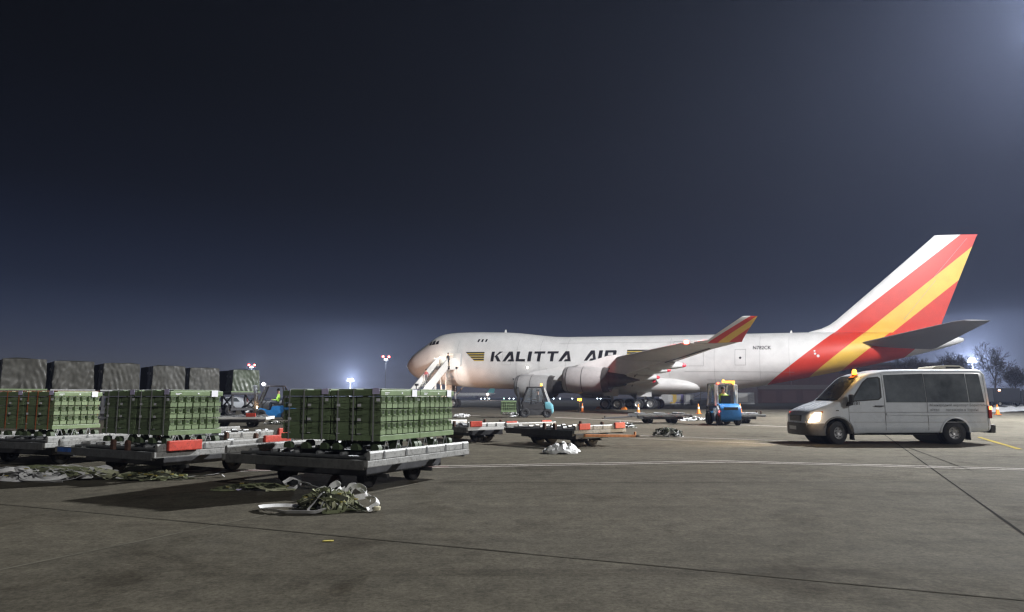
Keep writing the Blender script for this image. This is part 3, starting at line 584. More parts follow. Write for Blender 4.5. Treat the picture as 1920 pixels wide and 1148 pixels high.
def ammo_load(label, F, ang, i, j, z0=.60, band=strap_steel, group='green ammunition loads on the dollies', seed=0, notes=True):
    u = Vector((cos(ang), sin(ang), 0)); v = Vector((-sin(ang), cos(ang), 0))
    t = thing('ammunition_load', label, 'ammunition', Vector((F[0], F[1], z0)) + u * (i * (LU + .012)) + v * (j * (LV + .012)), ang, group)
    rnd = random.Random(seed)
    zb = .15
    MB().box(0, LU, 0, LV, zb, zb + .085).build('base_frame', green2, t, None, .008)
    lid = MB().box(0, LU, 0, LV, zb + LH - .085, zb + LH).build('lid', green2, t, None, .010)
    for a, b in ((.06, .42), (.56, .92)): MB().box(.10, LU - .1, LV * a, LV * b, zb + LH, zb + LH + .022).build('lid_batten', green, lid, None, .004)
    for k in range(3):
        for c in range(7):
            for r in range(2):
                o = obj('box', BOX, t, (.020 + c * BW + rnd.uniform(-.002, .002), r * (BL + .02) + rnd.uniform(-.004, .004), zb + .087 + k * (BH + .003)))
    for y in (.12, .50, .80):                                              # banding over lid and down both long sides
        b = MB()
        for x0, x1 in ((-.011, -.006), (LU + .006, LU + .011)): b.box(x0, x1, y, y + .024, zb - .01, zb + LH + .010)
        b.box(-.011, LU + .011, y, y + .024, zb + LH + .022, zb + LH + .027)
        b.build('strap', band, t)
    for y in (.02, .40, .76):
        for x in (.0, .5, LU - .10): obj('skid_foot', FOOT, t, (x, y, .006), 0)
    for x in (.12, .44, .76): 
        MB().cyl((x, .012, .02), (x + .05, .012, .15), .008, n=6).cyl((x + .12, .012, .02), (x + .07, .012, .15), .008, n=6).build('wire_leg', strap_steel, t)
    if notes:
        def lab(x0, x1, y0, y1, z0_, z1_, m): MB().box(x0, x1, y0, y1, z0_, z1_).build('paper_label', m, t)
        lab(-.016, -.012, .02, .15, zb + .71, zb + .80, lilac)
        lab(LU - .26, LU - .12, -.014, -.010, zb + .67, zb + .785, paper)
        for y in (.42, .82):
            for z in (.30, .52): lab(-.015, -.0125, y - .06, y + .005, zb + z, zb + z + .04, paper)
            lab(-.015, -.0125, y - .06, y, zb + .10, zb + .11, paper)
        lab(-.015, -.0125, .015, .075, zb + .60, zb + .645, paper)
        MB().box(.10, .22, -.0035, -.001, zb + LH - .045, zb + LH - .035).box(.10, .18, -.0035, -.001, zb + LH - .065, zb + LH - .056).box(.55, .58, -.0035, -.001, zb + LH - .055, zb + LH - .03).build('stencil', paper, t)
    return t
A1, A2, A3 = R(64.5), R(60.5), R(67)
F1, F2, F3 = (-1.99, 11.03), (-5.97, 12.68), (-9.52, 15.1)
names = {(0, 0): 'green ammunition load at the corner nearest the strap pile with the loose white loop', (1, 0): 'green ammunition load showing a rectangular end of boxes beside the boarding stairs', (0, 1): 'dark sided green ammunition load beside the blue forklift', (1, 1): 'green ammunition load hidden behind three others on their dolly'}
for (i, j), lb in names.items(): ammo_load(lb, F1, A1, i, j, seed=i + 2 * j)
ammo_load('green ammunition load over a red side stop on the dolly with blue paint', F2, A2, 0, 0, seed=11)
ammo_load('green ammunition load with steel bands, rear one on the dolly with blue paint', F2, A2, 0, 1, seed=12)
ammo_load('green ammunition load with orange bands and six lit box columns', F3, A3, 0, 0, seed=13, band=orange_band)
ammo_load('rear green ammunition load with orange bands on the pale railed dolly', F3, A3, 0, 1, seed=14, band=orange_band)

# ------------------------------------------------------------------ pallet dollies (x = u across, y = v along)
DW = small_wheel(.19, .14, mat('grimy_wheel', (.05, .048, .045), .7, .2))
DWB = small_wheel(.26, .17, MATS['grimy_wheel'])
def dolly(label, F, ang, lu=2.75, lv=3.05, side=None, tow=None, blue=False, deck=.56, reds=(), group='pallet dollies', pegs=True, tow_m=dark_steel, front=None, end=None, rail=True, wheel=None):
    t = thing('pallet_dolly', label, 'dolly', (F[0], F[1], 0), ang, group)
    fm = side or grey_steel
    def beam_(name, x0, x1, y0, y1, z0, z1, m): return MB().box(x0, x1, y0, y1, z0, z1).build(name, m, t, None, .012)
    em = end or pale_steel
    beam_('side_beam', 0, lu, 0, .08, .40, .50, em); beam_('side_beam', 0, lu, lv - .08, lv, .40, .50, em)
    beam_('end_beam', 0, .08, .082, lv - .082, .36 if not wheel else .33, .50, fm); beam_('end_beam', lu - .08, lu, .082, lv - .082, .36, .50, fm)
    if rail:
        for y0 in (.0, lv - .07):
            r = MB().prism([(y0, .505), (y0 + .07, .505), (y0 + .07, .60), (y0 + .05, .63), (y0 + .02, .63), (y0, .60)], .05, lu - .02, 'x').build('guide_rail', em, t, None, .006)
            for k in range(5):
                x = .35 + k * (lu - .6) / 4; MB().prism([(x, .515), (x + .06, .515), (x + .05, .60), (x + .03, .62), (x + .01, .60)], y0 - .006 if y0 == 0 else y0 + .07, y0 if y0 == 0 else y0 + .076).build('rail_rib', grey_steel, r)
    for k in range(4):
        y = .45 + k * (lv - .9) / 3; beam_('cross_member', .082, lu - .082, y - .04, y + .04, .40, .48, dark_steel)
    for k in range(3):
        x = .4 + k * (lu - .8) / 2; beam_('deck_channel', x - .09, x + .09, .09, lv - .09, .485, .525, grey_steel)
        for q in range(6):
            y = .3 + q * (lv - .6) / 5; MB().cyl((x - .075, y, .55), (x + .075, y, .55), .03, n=10).build('roller', steel, t, 40)
    for x in (.82, lu - .82):
        beam_('axle', x - .03, x + .03, .25, lv - .25, .17, .23, dark_steel)
        for y in (.66, lv - .66):
            w = put_wheel(t, wheel or DW, (x, y, .26 if wheel else .19))
            MB().box(x - .05, x + .05, y - .16 if y < 1 else y + .10, y - .10 if y < 1 else y + .16, .18, .42).build('wheel_bracket', dark_steel, t)
            w.rotation_euler = (0, 0, 0)
    beam_('underframe', .40, lu - .40, .34, lv - .34, .23, .375, dark_steel)
    for x, y in (reds or ()):
        MB().box(x - (.32 if blue else .22), x + (.32 if blue else .22), y - .035, y + .035, .51, .68).build('red_stop', red_paint, t, None, .015)
    if pegs:
        for x, y in ((.06, lv * .28), (.06, lv * .42), (lu - .06, lv * .3), (lu - .06, lv * .6)):
            MB().prism([(y - .05, .50), (y + .05, .50), (y + .05, .64), (y + .02, .68), (y - .05, .66)], x - .03, x + .03, 'x').build('pallet_stop', rust, t, None, .008)
    if blue: MB().box(-.004, .0, lv - .55, lv - .10, .41, .49).build('blue_paint_patch', mat('blue_paint_patch', (.04, .14, .50), .5, var=.5, vscale=10), t)
    if tow:
        (x0, y0), (x1, y1) = tow
        b = MB().beam((x0, y0, .36), (x1, y1, .30), .07, .07); b.beam((x1, y1, .30), (x1, y1, .42), .05, .05); b.build('tow_bar', tow_m, t, None, .01)
        MB().lathe([(-.02, .05), (.02, .05), (.02, .09), (-.02, .09), (-.02, .05)], (x1 + (x1 - x0) * .04, y1 + (y1 - y0) * .04, .30), 'z', 14).build('tow_eye', dark_steel, t, 40)
    return t
def uv(F, ang, a, b): return (F[0] + cos(ang) * a - sin(ang) * b, F[1] + sin(ang) * a + cos(ang) * b)
DA1 = R(62.5); DA2 = R(59.5)
dolly('grey worn pallet dolly carrying four green ammunition loads', (uv(F1, DA1, -.34, -.30)[0] - .20, uv(F1, DA1, -.34, -.30)[1]), DA1, 2.85, 3.0, side=mat('dusty_grey_beam', (.15, .15, .145), .6, .2, var=.3, vscale=4, dirt=.6), pegs=False)
dolly('grey pallet dolly with blue paint and red side stop under two green loads', uv(F2, DA2, -.42, -.28), DA2, 2.9, 3.05, side=grey_steel, blue=True, reds=((.52, -.05), (2.55, -.05)))
dolly('pale railed pallet dolly under the orange banded green loads', uv(F3, A3, -.34, -.32), A3, 2.7, 3.0, pegs=False)
MA = R(41)
dolly('empty pallet dolly with red stops standing behind the crumpled white sheet', (1.72, 20.15), MA, 2.2, 3.0, side=mat('dolly_slate_paint', (.075, .08, .085), .55, .2, var=.3, dirt=.4), end=pale_steel, wheel=DWB, reds=((.4, .0), (1.9, .0), (.3, 3.0), (1.8, 3.0)), tow=((.3, -.1), (2.05, -.45)), tow_m=mat('orange_tow_frame', (.62, .25, .10), .55, var=.3, dirt=.4))
dolly('empty pallet dolly with white end beam beside the loaded grey dolly', (-1.35, 22.3), R(38), 2.0, 3.0, side=pale_steel, reds=((.3, .0), (.25, 2.9)), end=white_paint, wheel=DWB)
dolly('far empty grey pallet dolly hitched beside a blue forklift', pix(1196, 795.0), R(4), 3.0, 2.3, side=dark_steel, pegs=False, tow=((-.05, 1.1), (-1.75, .2)), rail=False)
dolly('far empty grey pallet dolly on the other side of the blue forklift seen from behind', pix(1368, 795), R(2), 2.0, 2.0, side=grey_steel, pegs=True, rail=False)
dolly('empty pallet dolly with white beam and red stop beyond the load with steel bands', pix(372, 803), R(8), 3.0, 2.2, side=white_paint, end=white_paint, reds=((2.3, .0),), pegs=False, rail=False)
dolly('low grey pallet dolly tucked between the two dollies with green loads', (-6.35, 16.3), R(58), 2.6, 3.0, side=grey_steel, pegs=False, reds=((1.6, -.04),))

# ------------------------------------------------------------------ strap heaps
strap_w = mat('white_webbing', (.82, .82, .82), .65, var=.12, vscale=14, dirt=.15)
strap_g = mat('olive_webbing', (.19, .21, .115), .7, var=.35, vscale=14)
strap_p = mat('pale_olive_webbing', (.44, .45, .30), .7, var=.3, vscale=14)
strap_d = mat('dark_olive_webbing', (.045, .05, .03), .7, var=.4, vscale=14)
buckle_m = mat('brass_buckle', (.60, .50, .14), .35, .6, var=.3, vscale=20)
def ribbon(path, w, m, parent, roll0=0.0, twist=0.0, name='strap', th=.004, flat=.0):
    P = [Vector(p) + Vector((mnoise.noise(Vector(p) * 9 + Vector((i * .13, 0, 3))), mnoise.noise(Vector(p) * 9 + Vector((7, i * .13, 1))), .7 * mnoise.noise(Vector(p) * 8 + Vector((2, 5, i * .13))))) * .022 for i, p in enumerate(path)]; mb = MB(); n = len(P); rows = []
    for i, p in enumerate(P):
        d = (P[min(n - 1, i + 1)] - P[max(0, i - 1)]).normalized()
        sd = d.cross(Vector((0, 0, 1)))
        sd = sd.normalized() if sd.length > 1e-3 else Vector((1, 0, 0))
        up = sd.cross(d)
        a = roll0 + twist * i / n; s2 = sd * cos(a) + up * sin(a); u2 = d.cross(s2)
        z_low = min((p + s2 * w / 2).z, (p - s2 * w / 2).z); p = p + Vector((0, 0, max(0, .006 - z_low)))
        rows.append([p + s2 * w / 2 + u2 * th / 2, p - s2 * w / 2 + u2 * th / 2, p - s2 * w / 2 - u2 * th / 2, p + s2 * w / 2 - u2 * th / 2])
    mb.loft(rows, True, True); return mb.build(name, m, parent, 50)
def strap_pile(label, c, rx, ry, h, n, mats, seed, w=.05, ang=0.0, seg=5, extra=None, bits=0):
    rnd = random.Random(seed); t = thing('strap_pile', label, 'straps', c, ang, 'piles of cargo straps on the apron')
    for i in range(int(n * 1.6)):
        a0 = rnd.uniform(0, 2 * pi); r0 = rnd.uniform(0, .85); pts = []
        cx, cy2 = rx * r0 * cos(a0), ry * r0 * sin(a0); loop = rnd.choice((.14, .2, .28, .45)); ph = rnd.uniform(0, 2 * pi); tilt = rnd.uniform(-.8, .8)
        for k in range(seg + 2):
            th = ph + k * rnd.uniform(.8, 1.5); q = rnd.uniform(.5, 1.2)
            x = cx + rx * loop * q * cos(th); y = cy2 + ry * loop * q * sin(th)
            e = max(0, 1 - (x / rx) ** 2 - (y / ry) ** 2); z = .012 + h * sqrt(e) * rnd.uniform(.1, 1.0)
            pts.append((x, y, z))
        ribbon(spline(pts, 5), w * rnd.uniform(.6, 1.0), rnd.choice(mats), t, rnd.uniform(-.9, .9), rnd.uniform(-2.5, 2.5))
    for i in range(bits):
        a0 = rnd.uniform(0, 2 * pi); r0 = rnd.uniform(.2, .95); x, y = rx * r0 * cos(a0), ry * r0 * sin(a0); s = rnd.uniform(.02, .035)
        e = max(0, 1 - r0 * r0); z = h * sqrt(e) * rnd.uniform(.5, 1)
        MB().box(x - s, x + s, y - s * .7, y + s * .7, z + .01, z + .025).build('buckle', buckle_m, t, None, .004)
    if extra: extra(t, rnd)
    return t
WG = [strap_g, strap_p, strap_p, strap_g, strap_w, strap_w, strap_d]
def front_extra(t, rnd):
    ribbon(spline([(-.05, .16, .03), (-.45, .20, .03), (-.78, .18, .04), (-.95, .02, .04), (-.88, -.16, .04), (-.5, -.36, .03), (-.16, -.38, .03), (.05, -.30, .05)], 6), .06, strap_w, t, .55, .2)
    ribbon(spline([(-.30, .20, .10), (-.48, .26, .06), (-.40, .36, .05), (-.15, .36, .08), (.02, .32, .14), (.15, .34, .22)], 6), .09, strap_w, t, .9, .8)
    ribbon(spline([(.15, .30, .10), (.18, .28, .22), (.27, .30, .27), (.40, .28, .22), (.50, .22, .15), (.56, .16, .10)], 6), .07, strap_w, t, 1.2, .3)
    ribbon(spline([(.22, .22, .12), (.30, .24, .26), (.42, .20, .28), (.50, .12, .18), (.35, .06, .15)], 6), .07, strap_w, t, .5, 1.2)
    ribbon(spline([(-.02, .24, .08), (-.05, .25, .22), (.05, .24, .30), (.10, .20, .20), (.06, .16, .10)], 6), .08, strap_w, t, 1.3, .2)
    ribbon(spline([(.50, .05, .14), (.64, .02, .16), (.70, -.05, .10), (.62, -.12, .04), (.58, -.2, .03)], 6), .07, strap_w, t, .4, .6)
    MB().lathe([(0, .004), (.01, .045), (.05, .05), (.06, .02)], (.70, -.12, .01), 'z', 12).build('cap', mat('cream_cap', (.75, .70, .50), .5), t, 50)
fp = strap_pile('tangled heap of olive and white cargo straps with a flat white loop', pix(616, 957), .46, .33, .27, 46, WG, 3, .055, 0, 6, front_extra, 10)
fp.scale = (.9, .9, 1)
def roll_extra(t, rnd):
    ribbon(spline([(.55 + (.12 + .02 * sin(a * 2.1)) * cos(a * .7), .05 + .05 * sin(a * .7) + .02 * a / 9, .09 + (.075 + .02 * sin(a * 1.3)) * sin(a * .7)) for a in range(16)], 3), .05, strap_w, t, .9, .5)
    ribbon(spline([(.68, .0, .12), (.80, -.05, .10), (.95, -.12, .06), (1.15, -.2, .03)], 6), .06, strap_w, t, .4, .5)
    MB().box(-.45, -.20, -.12, -.02, .01, .03).build('paper_sheet', lilac, t)
strap_pile('thin trail of dark olive straps with a coiled white roll by the loaded dolly', pix(478, 919), .62, .20, .09, 18, [strap_g, strap_d, strap_g, strap_p], 5, .045, 0, 6, roll_extra, 6)
LEFTW = [strap_w, strap_w, strap_w, strap_w, strap_p, strap_g]
def left_extra(t, rnd):
    for k in range(7):
        x = -.95 + k * .28; y = rnd.uniform(-.2, .1); r = rnd.uniform(.18, .3)
        ribbon(spline([(x + r * 1.2 * cos(a), y + r * .8 * sin(a), .05 + .07 * (1 + sin(a * 1.3 + k))) for a in [i * .75 for i in range(9)]], 4), .075, strap_w, t, rnd.uniform(-.6, 1.2), rnd.uniform(-1, 1))
strap_pile('long heap of white and grey straps looping in front of the blue painted dolly', pix(95, 899), 1.35, .50, .22, 44, LEFTW, 8, .075, R(-4), 6, left_extra, 6)
def tail_extra(t, rnd):
    ribbon(spline([(.30, .0, .02), (.5, .03, .03), (.7, .12, .03), (.85, .10, .04), (1.05, .26, .05), (1.15, .20, .02)], 6), .06, strap_w, t, .3, .4)
strap_pile('heap of olive straps with brass buckles and a trailing white strap', pix(285, 899), .62, .32, .14, 36, [strap_g, strap_p, strap_g, strap_d, strap_p], 9, .05, R(4), 6, tail_extra, 16)
strap_pile('dark rounded heap of black and olive straps alone on the open apron', pix(1252, 819), .62, .35, .32, 40, [strap_d, strap_d, strap_g, strap_w], 12, .06, 0, 6, None, 0)
strap_pile('small pile of pale straps at the tow bar of a far dolly', pix(1172, 803), .55, .4, .28, 22, [strap_w, strap_w, strap_g, strap_d], 13, .07, 0, 5)
strap_pile('pile of white and black straps in front of the forklift carrying a load', pix(970, 781), .7, .5, .40, 22, [strap_w, strap_w, strap_d], 14, .12, 0, 5)
strap_pile('low pile of white straps near the aircraft nose wheel', pix(866, 783), .8, .5, .25, 16, [strap_w], 15, .12, 0, 5)
strap_pile('pile of white straps under the dolly beside the blue forklift seen from behind', pix(1300, 789), 1.0, .6, .25, 26, [strap_w, strap_w, strap_d], 16, .10, 0, 5)
strap_pile('loose white and dark straps on the apron beyond the blue painted dolly', pix(430, 812), .75, .5, .18, 24, [strap_w, strap_w, strap_d, strap_d], 17, .07, 0, 5)
strap_pile('small dark and white strap pile under the blue forklift', pix(515, 796), .6, .35, .18, 14, [strap_w, strap_d, strap_d], 18, .08, 0, 5)
def sheet(label, c, rx, ry, h, seed, m):
    rnd = random.Random(seed); mb = MB(); n = 22; vs = []; fs = []
    for i in range(n + 1):
        for j in range(n + 1):
            x = (i / n - .5) * 2; y = (j / n - .5) * 2; r = sqrt(x * x + y * y); k = 1 + .25 * mnoise.noise(Vector((x * 2 + seed, y * 2, 0)))
            e = max(0, 1 - (r / 1.05) ** 2); z = .008 + h * (e ** .7) * (.55 + .9 * abs(mnoise.noise(Vector((x * 2.6, y * 2.6, seed)))) + .5 * abs(mnoise.noise(Vector((x * 6, y * 6, seed + 5)))))
            q = min(1, 1 / max(r, .01)) if r > 1 else 1
            vs.append((x * rx * k * q, y * ry * k * q, z))
    for i in range(n):
        for j in range(n): a = i * (n + 1) + j; fs.append((a, a + 1, a + n + 2, a + n + 1))
    o = mb.add(vs, fs).build('plastic_sheet', m, None, 25); o.location = c; return tag(o, label, 'plastic sheet')
plastic = mat('crumpled_white_plastic', (.72, .72, .71), .4, var=.08, vscale=6, dirt=.12, bump=.4, bscale=9)
sheet('crumpled white plastic sheet lying before the empty dolly with red stops', pix(1052, 850), .46, .42, .26, 4, plastic)
sheet('crumpled white plastic sheet lying behind the dolly with blue paint', pix(492, 823), .55, .5, .30, 9, plastic)
MB_l = MB().prism([(-.05, -.02), (.06, -.01), (.05, .03), (-.04, .02)], .006, .012, 'z').build('paper_scrap', mat('yellow_scrap', (.7, .6, .15), .6)); MB_l.location = pix(615, 1016); tag(MB_l, 'tiny yellow paper scrap lying on the bare apron', 'scrap')
# ------------------------------------------------------------------ people
def skinned(name, pts, edges, root=0, sub=1):
    """pts: (x, y, z, radius, radius); one continuous surface grown round the skeleton"""
    me = bpy.data.meshes.new(name); me.from_pydata([p[:3] for p in pts], edges, [])
    o = bpy.data.objects.new(name, me); COL.objects.link(o)
    o.modifiers.new('skin', 'SKIN'); sv = me.skin_vertices[0].data
    for i, p in enumerate(pts): sv[i].radius = (p[3], p[4] if len(p) > 4 else p[3]); sv[i].use_root = (i == root)
    s = o.modifiers.new('sub', 'SUBSURF'); s.levels = sub; s.render_levels = sub
    return realize(o)
SK = mat('skin', (.42, .25, .18), .6); HAIR = mat('dark_hair', (.03, .022, .018), .7)
def person(label, loc, rz, pose, top, legs, vest=None, hat=None, step=0.0):
    t = thing('person', label, 'person', loc, rz)
    if pose == 'sit':      # x forward, seat at z=0
        P = [(0, 0, .10, .15, .17), (.0, 0, .32, .14, .16), (-.02, 0, .52, .13, .19), (-.01, 0, .66, .06), (.01, 0, .74, .09), (.02, 0, .86, .095),
             (.0, .2, .50, .06), (.08, .25, .24, .05), (.34, .16, .26, .042), (.42, .14, .28, .04), (0, -.2, .50, .06), (.08, -.25, .24, .05), (.34, -.16, .26, .042), (.42, -.14, .28, .04),
             (.06, .1, .08, .10), (.46, .13, .08, .08), (.50, .13, -.36, .05), (.62, .13, -.40, .045), (.06, -.1, .08, .10), (.46, -.13, .08, .08), (.50, -.13, -.36, .05), (.62, -.13, -.40, .045)]
    else:
        k = step
        P = [(0, 0, .95, .14, .16), (0, 0, 1.15, .13, .15), (.01, 0, 1.38, .12, .19), (.01, 0, 1.52, .06), (.02, 0, 1.60, .085), (.03, 0, 1.72, .095),
             (0, .21, 1.38, .06), (-.05 - k * .3, .26, 1.12, .05), (.05 - k * .3, .25, .88, .04), (.09 - k * .3, .24, .80, .038), (0, -.21, 1.38, .06), (-.03 + k * .3, -.26, 1.12, .05), (.10 + k * .4, -.25, .90, .04), (.14 + k * .4, -.24, .83, .038),
             (0, .1, .88, .10), (.04 + k * .4, .11, .48, .075), (0 + k * .6, .11, .08, .05), (.14 + k * .6, .12, .045, .045), (0, -.1, .88, .10), (.03 - k * .3, -.11, .48, .075), (-.05 - k * .7, -.11, .08, .05), (.09 - k * .7, -.12, .045, .045)]
    E_ = [(0, 1), (1, 2), (2, 3), (3, 4), (4, 5), (2, 6), (6, 7), (7, 8), (8, 9), (2, 10), (10, 11), (11, 12), (12, 13), (0, 14), (14, 15), (15, 16), (16, 17), (0, 18), (18, 19), (19, 20), (20, 21)]
    o = skinned('body', P, E_, 0, 2); o.parent = t
    for m in (top, legs, SK, vest or top, black_plastic): o.data.materials.append(m)
    reg = {0: 3 if vest else 1, 1: 3, 2: 2, 3: 2, 4: 2, 5: 0, 6: 0, 7: 0, 8: 2, 9: 0, 10: 0, 11: 0, 12: 2, 13: 1, 14: 1, 15: 1, 16: 4, 17: 1, 18: 1, 19: 1, 20: 4}
    V = [Vector(p[:3]) for p in P]
    for f in o.data.polygons:
        c = f.center; best = 9; bi = 0
        for i, (a, b) in enumerate(E_):
            d = V[b] - V[a]; q = max(0, min(1, (c - V[a]).dot(d) / d.length_squared)); r = (c - V[a] - d * q).length
            if r < best: best = r; bi = i
        f.material_index = reg[bi]; f.use_smooth = True
    hd = V[5]
    MB().lathe([(-.02, .108), (.05, .107), (.10, .075), (.125, .01)], (hd.x - .012, hd.y, hd.z), 'z', 14, caps=True).build('hat' if hat else 'hair', hat or HAIR, t, 60)
    if hat: MB().box(hd.x + .05, hd.x + .17, -.07, .07, hd.z - .005, hd.z + .012).build('hat_peak', hat, t, None, .004)
    MB().prism([(hd.x + .085, hd.z - .05), (hd.x + .125, hd.z - .055), (hd.x + .09, hd.z - .005)], -.014, .014).build('nose', SK, t)
    return t
hi_vis = mat('hi_vis_lime', (.42, .75, .10), .55, var=.1); navy = mat('navy_cloth', (.03, .035, .05), .8, var=.2); dark_cloth = mat('dark_cloth', (.04, .038, .04), .8); maroon = mat('maroon_cloth', (.20, .045, .05), .8); grey_cloth = mat('grey_cloth', (.35, .34, .32), .8); knit = mat('dark_knit', (.03, .03, .035), .9)

# ------------------------------------------------------------------ forklifts (x forward)
blue_paint = mat('forklift_blue_paint', (.020, .155, .42), .35, var=.12, vscale=4, dirt=.2)
teal_paint = mat('forklift_teal_paint', (.16, .42, .50), .4, var=.12, vscale=4, dirt=.3)
dgrey_paint = mat('forklift_grey_paint', (.042, .042, .045), .45, var=.2, vscale=4, dirt=.3)
pale_grey_paint = mat('forklift_pale_paint', (.55, .55, .55), .4, var=.1, dirt=.3)
clear_glass = mat('cab_glass', (.75, .80, .85), .05, trans=.92, spec=.5)
FWH = small_wheel(.33, .24, mat('dark_wheel_disc', (.07, .07, .075), .5, .3, var=.3)); RWH = small_wheel(.30, .22, MATS['dark_wheel_disc'])
amber = mat('lit_amber_beacon', (.9, .4, .02), .3, emit=(1, .42, .04), estr=5)
tail_red = mat('lit_tail_lamp', (.8, .03, .02), .3, emit=(1, .12, .05), estr=7)
white_lens = mat('lit_work_lamp', (1, 1, 1), .3, emit=(.92, .97, 1.0), estr=90)
def forklift(label, loc, rz, paint, guard, frame=dgrey_paint, lift=.12, cab=True, tilt=R(-4), counter=None):
    t = thing('forklift', label, 'forklift', loc, rz)
    MB().prism([(-.55, .22), (-.45, .16), (.75, .14), (1.02, .28), (1.02, .60), (.85, .74), (.35, .60), (.20, .62), (.10, .86), (-.60, .90), (-.62, .40)], -.46, .46).build('body', paint, t, 40, .03)
    MB().prism([(-1.25, .40), (-1.12, .24), (-1.02, .56), (-.64, .60), (-.60, 1.02), (-.72, 1.10), (-1.02, 1.06), (-1.22, .88)], -.54, .54).build('counterweight', counter or paint, t, 40, .07)
    MB().prism([(.86, .60), (.95, .66), (1.0, .82), (.88, .98), (.80, .98)], -.44, .44).build('dashboard', frame, t, None, .02)
    MB().box(-.50, .05, -.28, .28, .905, 1.02).build('seat', black_plastic, t, None, .04)
    MB().prism([(-.52, 1.0), (-.40, 1.0), (-.50, 1.52), (-.62, 1.50)], -.25, .25).build('seat_back', black_plastic, t, None, .03)
    MB().cyl((.78, 0, .95), (.52, 0, 1.18), .02, n=8).lathe([(-.015, .15), (.015, .15), (.015, .18), (-.015, .18), (-.015, .15)], (.50, 0, 1.20), 'z', 18).build('steering_wheel', black_plastic, t, 40)
    for y in (-.48, .48):
        for p in ([(.98, .95), (.55, 2.10)], [(-.55, .95), (-.66, 1.5)], [(-.66, 1.5), (-.50, 2.10)]):
            MB().beam((p[0][0], y, p[0][1]), (p[1][0], y, p[1][1]), .07, .08).build('pillar', guard, t, None, .012)
    r = MB().beam((-.54, -.48, 2.12), (.60, -.48, 2.12), .08, .08).beam((-.54, .48, 2.12), (.60, .48, 2.12), .08, .08).beam((-.52, -.47, 2.12), (-.52, .47, 2.12), .08, .08).beam((.58, -.47, 2.12), (.58, .47, 2.12), .08, .08)
    for k in range(5): r.beam((-.30 + k * .17, -.45, 2.13), (-.30 + k * .17, .45, 2.13), .05, .05)
    r.build('overhead_guard', guard, t, None, .01)
    if cab:
        MB().prism([(.96, .98), (.56, 2.07), (.565, 2.07), (.968, .98)], -.43, .43).build('windscreen', clear_glass, t)
    M = Matrix.Translation((1.12, 0, .10)) @ Matrix.Rotation(-tilt, 4, 'Y')
    ms = MB()
    for y in (-.30, .30): ms.box(-.07, .07, y - .045, y + .045, .0, 2.05, 0, M)
    for z in (.25, 1.0, 1.96): ms.box(-.05, .05, -.25, .25, z, z + .09, 0, M)
    mst = ms.build('mast', dark_steel, t, None, .008)
    inn = MB()
    for y in (-.21, .21): inn.box(-.04, .08, y - .035, y + .035, .05 + lift, 2.0 + lift * .5, 0, M)
    inn.cyl(M @ Vector((0, 0, .05)), M @ Vector((0, 0, 1.7)), .045, n=10)
    inn.build('inner_mast', grey_steel, mst, None, .006)
    MB().box(.09, .14, -.48, .48, lift + .06, lift + .14, 0, M).box(.09, .14, -.48, .48, lift + .42, lift + .50, 0, M).box(.10, .13, -.44, -.40, lift + .14, lift + .95, 0, M).box(.10, .13, .40, .44, lift + .14, lift + .95, 0, M).box(.10, .13, -.44, .44, lift + .93, lift + .98, 0, M).build('fork_carriage', dark_steel, t)
    for y in (-.28, .28):
        MB().prism([(.15, lift + .50), (.19, lift + .50), (.19, lift + .0), (1.25, lift - .02), (1.25, lift - .045), (.15, lift - .06)], y - .06, y + .06).build('fork', dark_steel, t).location = (1.12, 0, .10)
    for y in (-.42, .42):
        put_wheel(t, FWH, (.78, y * 1.12, .33)); put_wheel(t, RWH, (-.80, y * 1.12, .30))
    return t
fk1_loc = at(515, 46.4); FK1 = forklift('blue forklift with a bright work lamp standing behind the green loads', fk1_loc, R(188), blue_paint, mat('dark_guard', (.035, .03, .032), .5), lift=.2)
MB().box(.52, .66, .30, .46, 2.17, 2.30).build('work_lamp', dark_steel, FK1, None, .01); MB().lathe([(-.10, .01), (-.07, .09), (.05, .10), (.1, .01)], (.70, .42, 2.24), 'x', 12).build('lamp_glass', white_lens, FK1, 60)
lamp('work_light', 'POINT', (.80, .85, 2.40), 70, (.85, .93, 1.0), .08, FK1)
MB().box(1.02, 1.06, .28, .42, .72, .86).build('head_lamp', mat('lit_warm_lamp', (1, .8, .6), .3, emit=(1, .72, .42), estr=25), FK1)
lamp('head_light', 'POINT', (1.0, .50, 1.0), 26, (1, .62, .32), .05, FK1)
MB().beam((-.60, -.3, 2.0), (-.80, -.3, 1.45), .05, .05).beam((-.60, .3, 2.0), (-.80, .3, 1.45), .05, .05).beam((-.80, -.3, 1.45), (-.80, .3, 1.45), .05, .05).build('rear_grab_rail', dark_steel, FK1)
fwd = lambda rz, d: Vector((cos(rz) * d, sin(rz) * d, 0))
person('driver in a lime hi vis vest seated in the forklift with the work lamp', fk1_loc + fwd(R(188), -.18) + Vector((0, 0, 1.0)), R(188), 'sit', hi_vis, navy, hi_vis, knit)
fk2_loc = at(1004, 51.6); FK2 = forklift('grey forklift with teal counterweight carrying a green load under the wing', fk2_loc, R(183), dgrey_paint, mat('black_guard', (.03, .03, .032), .5), lift=.12, counter=teal_paint)
MB().cyl((-.40, .30, 2.16), (-.40, .30, 2.22), .06, n=12).build('beacon_base', black_plastic, FK2)
MB().lathe([(2.22, .075), (2.34, .07), (2.38, .03)], (-.40, .30, 0), 'z', 12, caps=True).build('beacon', amber, FK2, 60); lamp('beacon_light', 'POINT', (-.40, .42, 2.34), 60, (1, .55, .12), .08, FK2)
MB().box(-1.262, -1.25, -.4, .4, .3, .6).build('rear_bumper', mat('cream_bumper', (.6, .5, .36), .5), FK2)
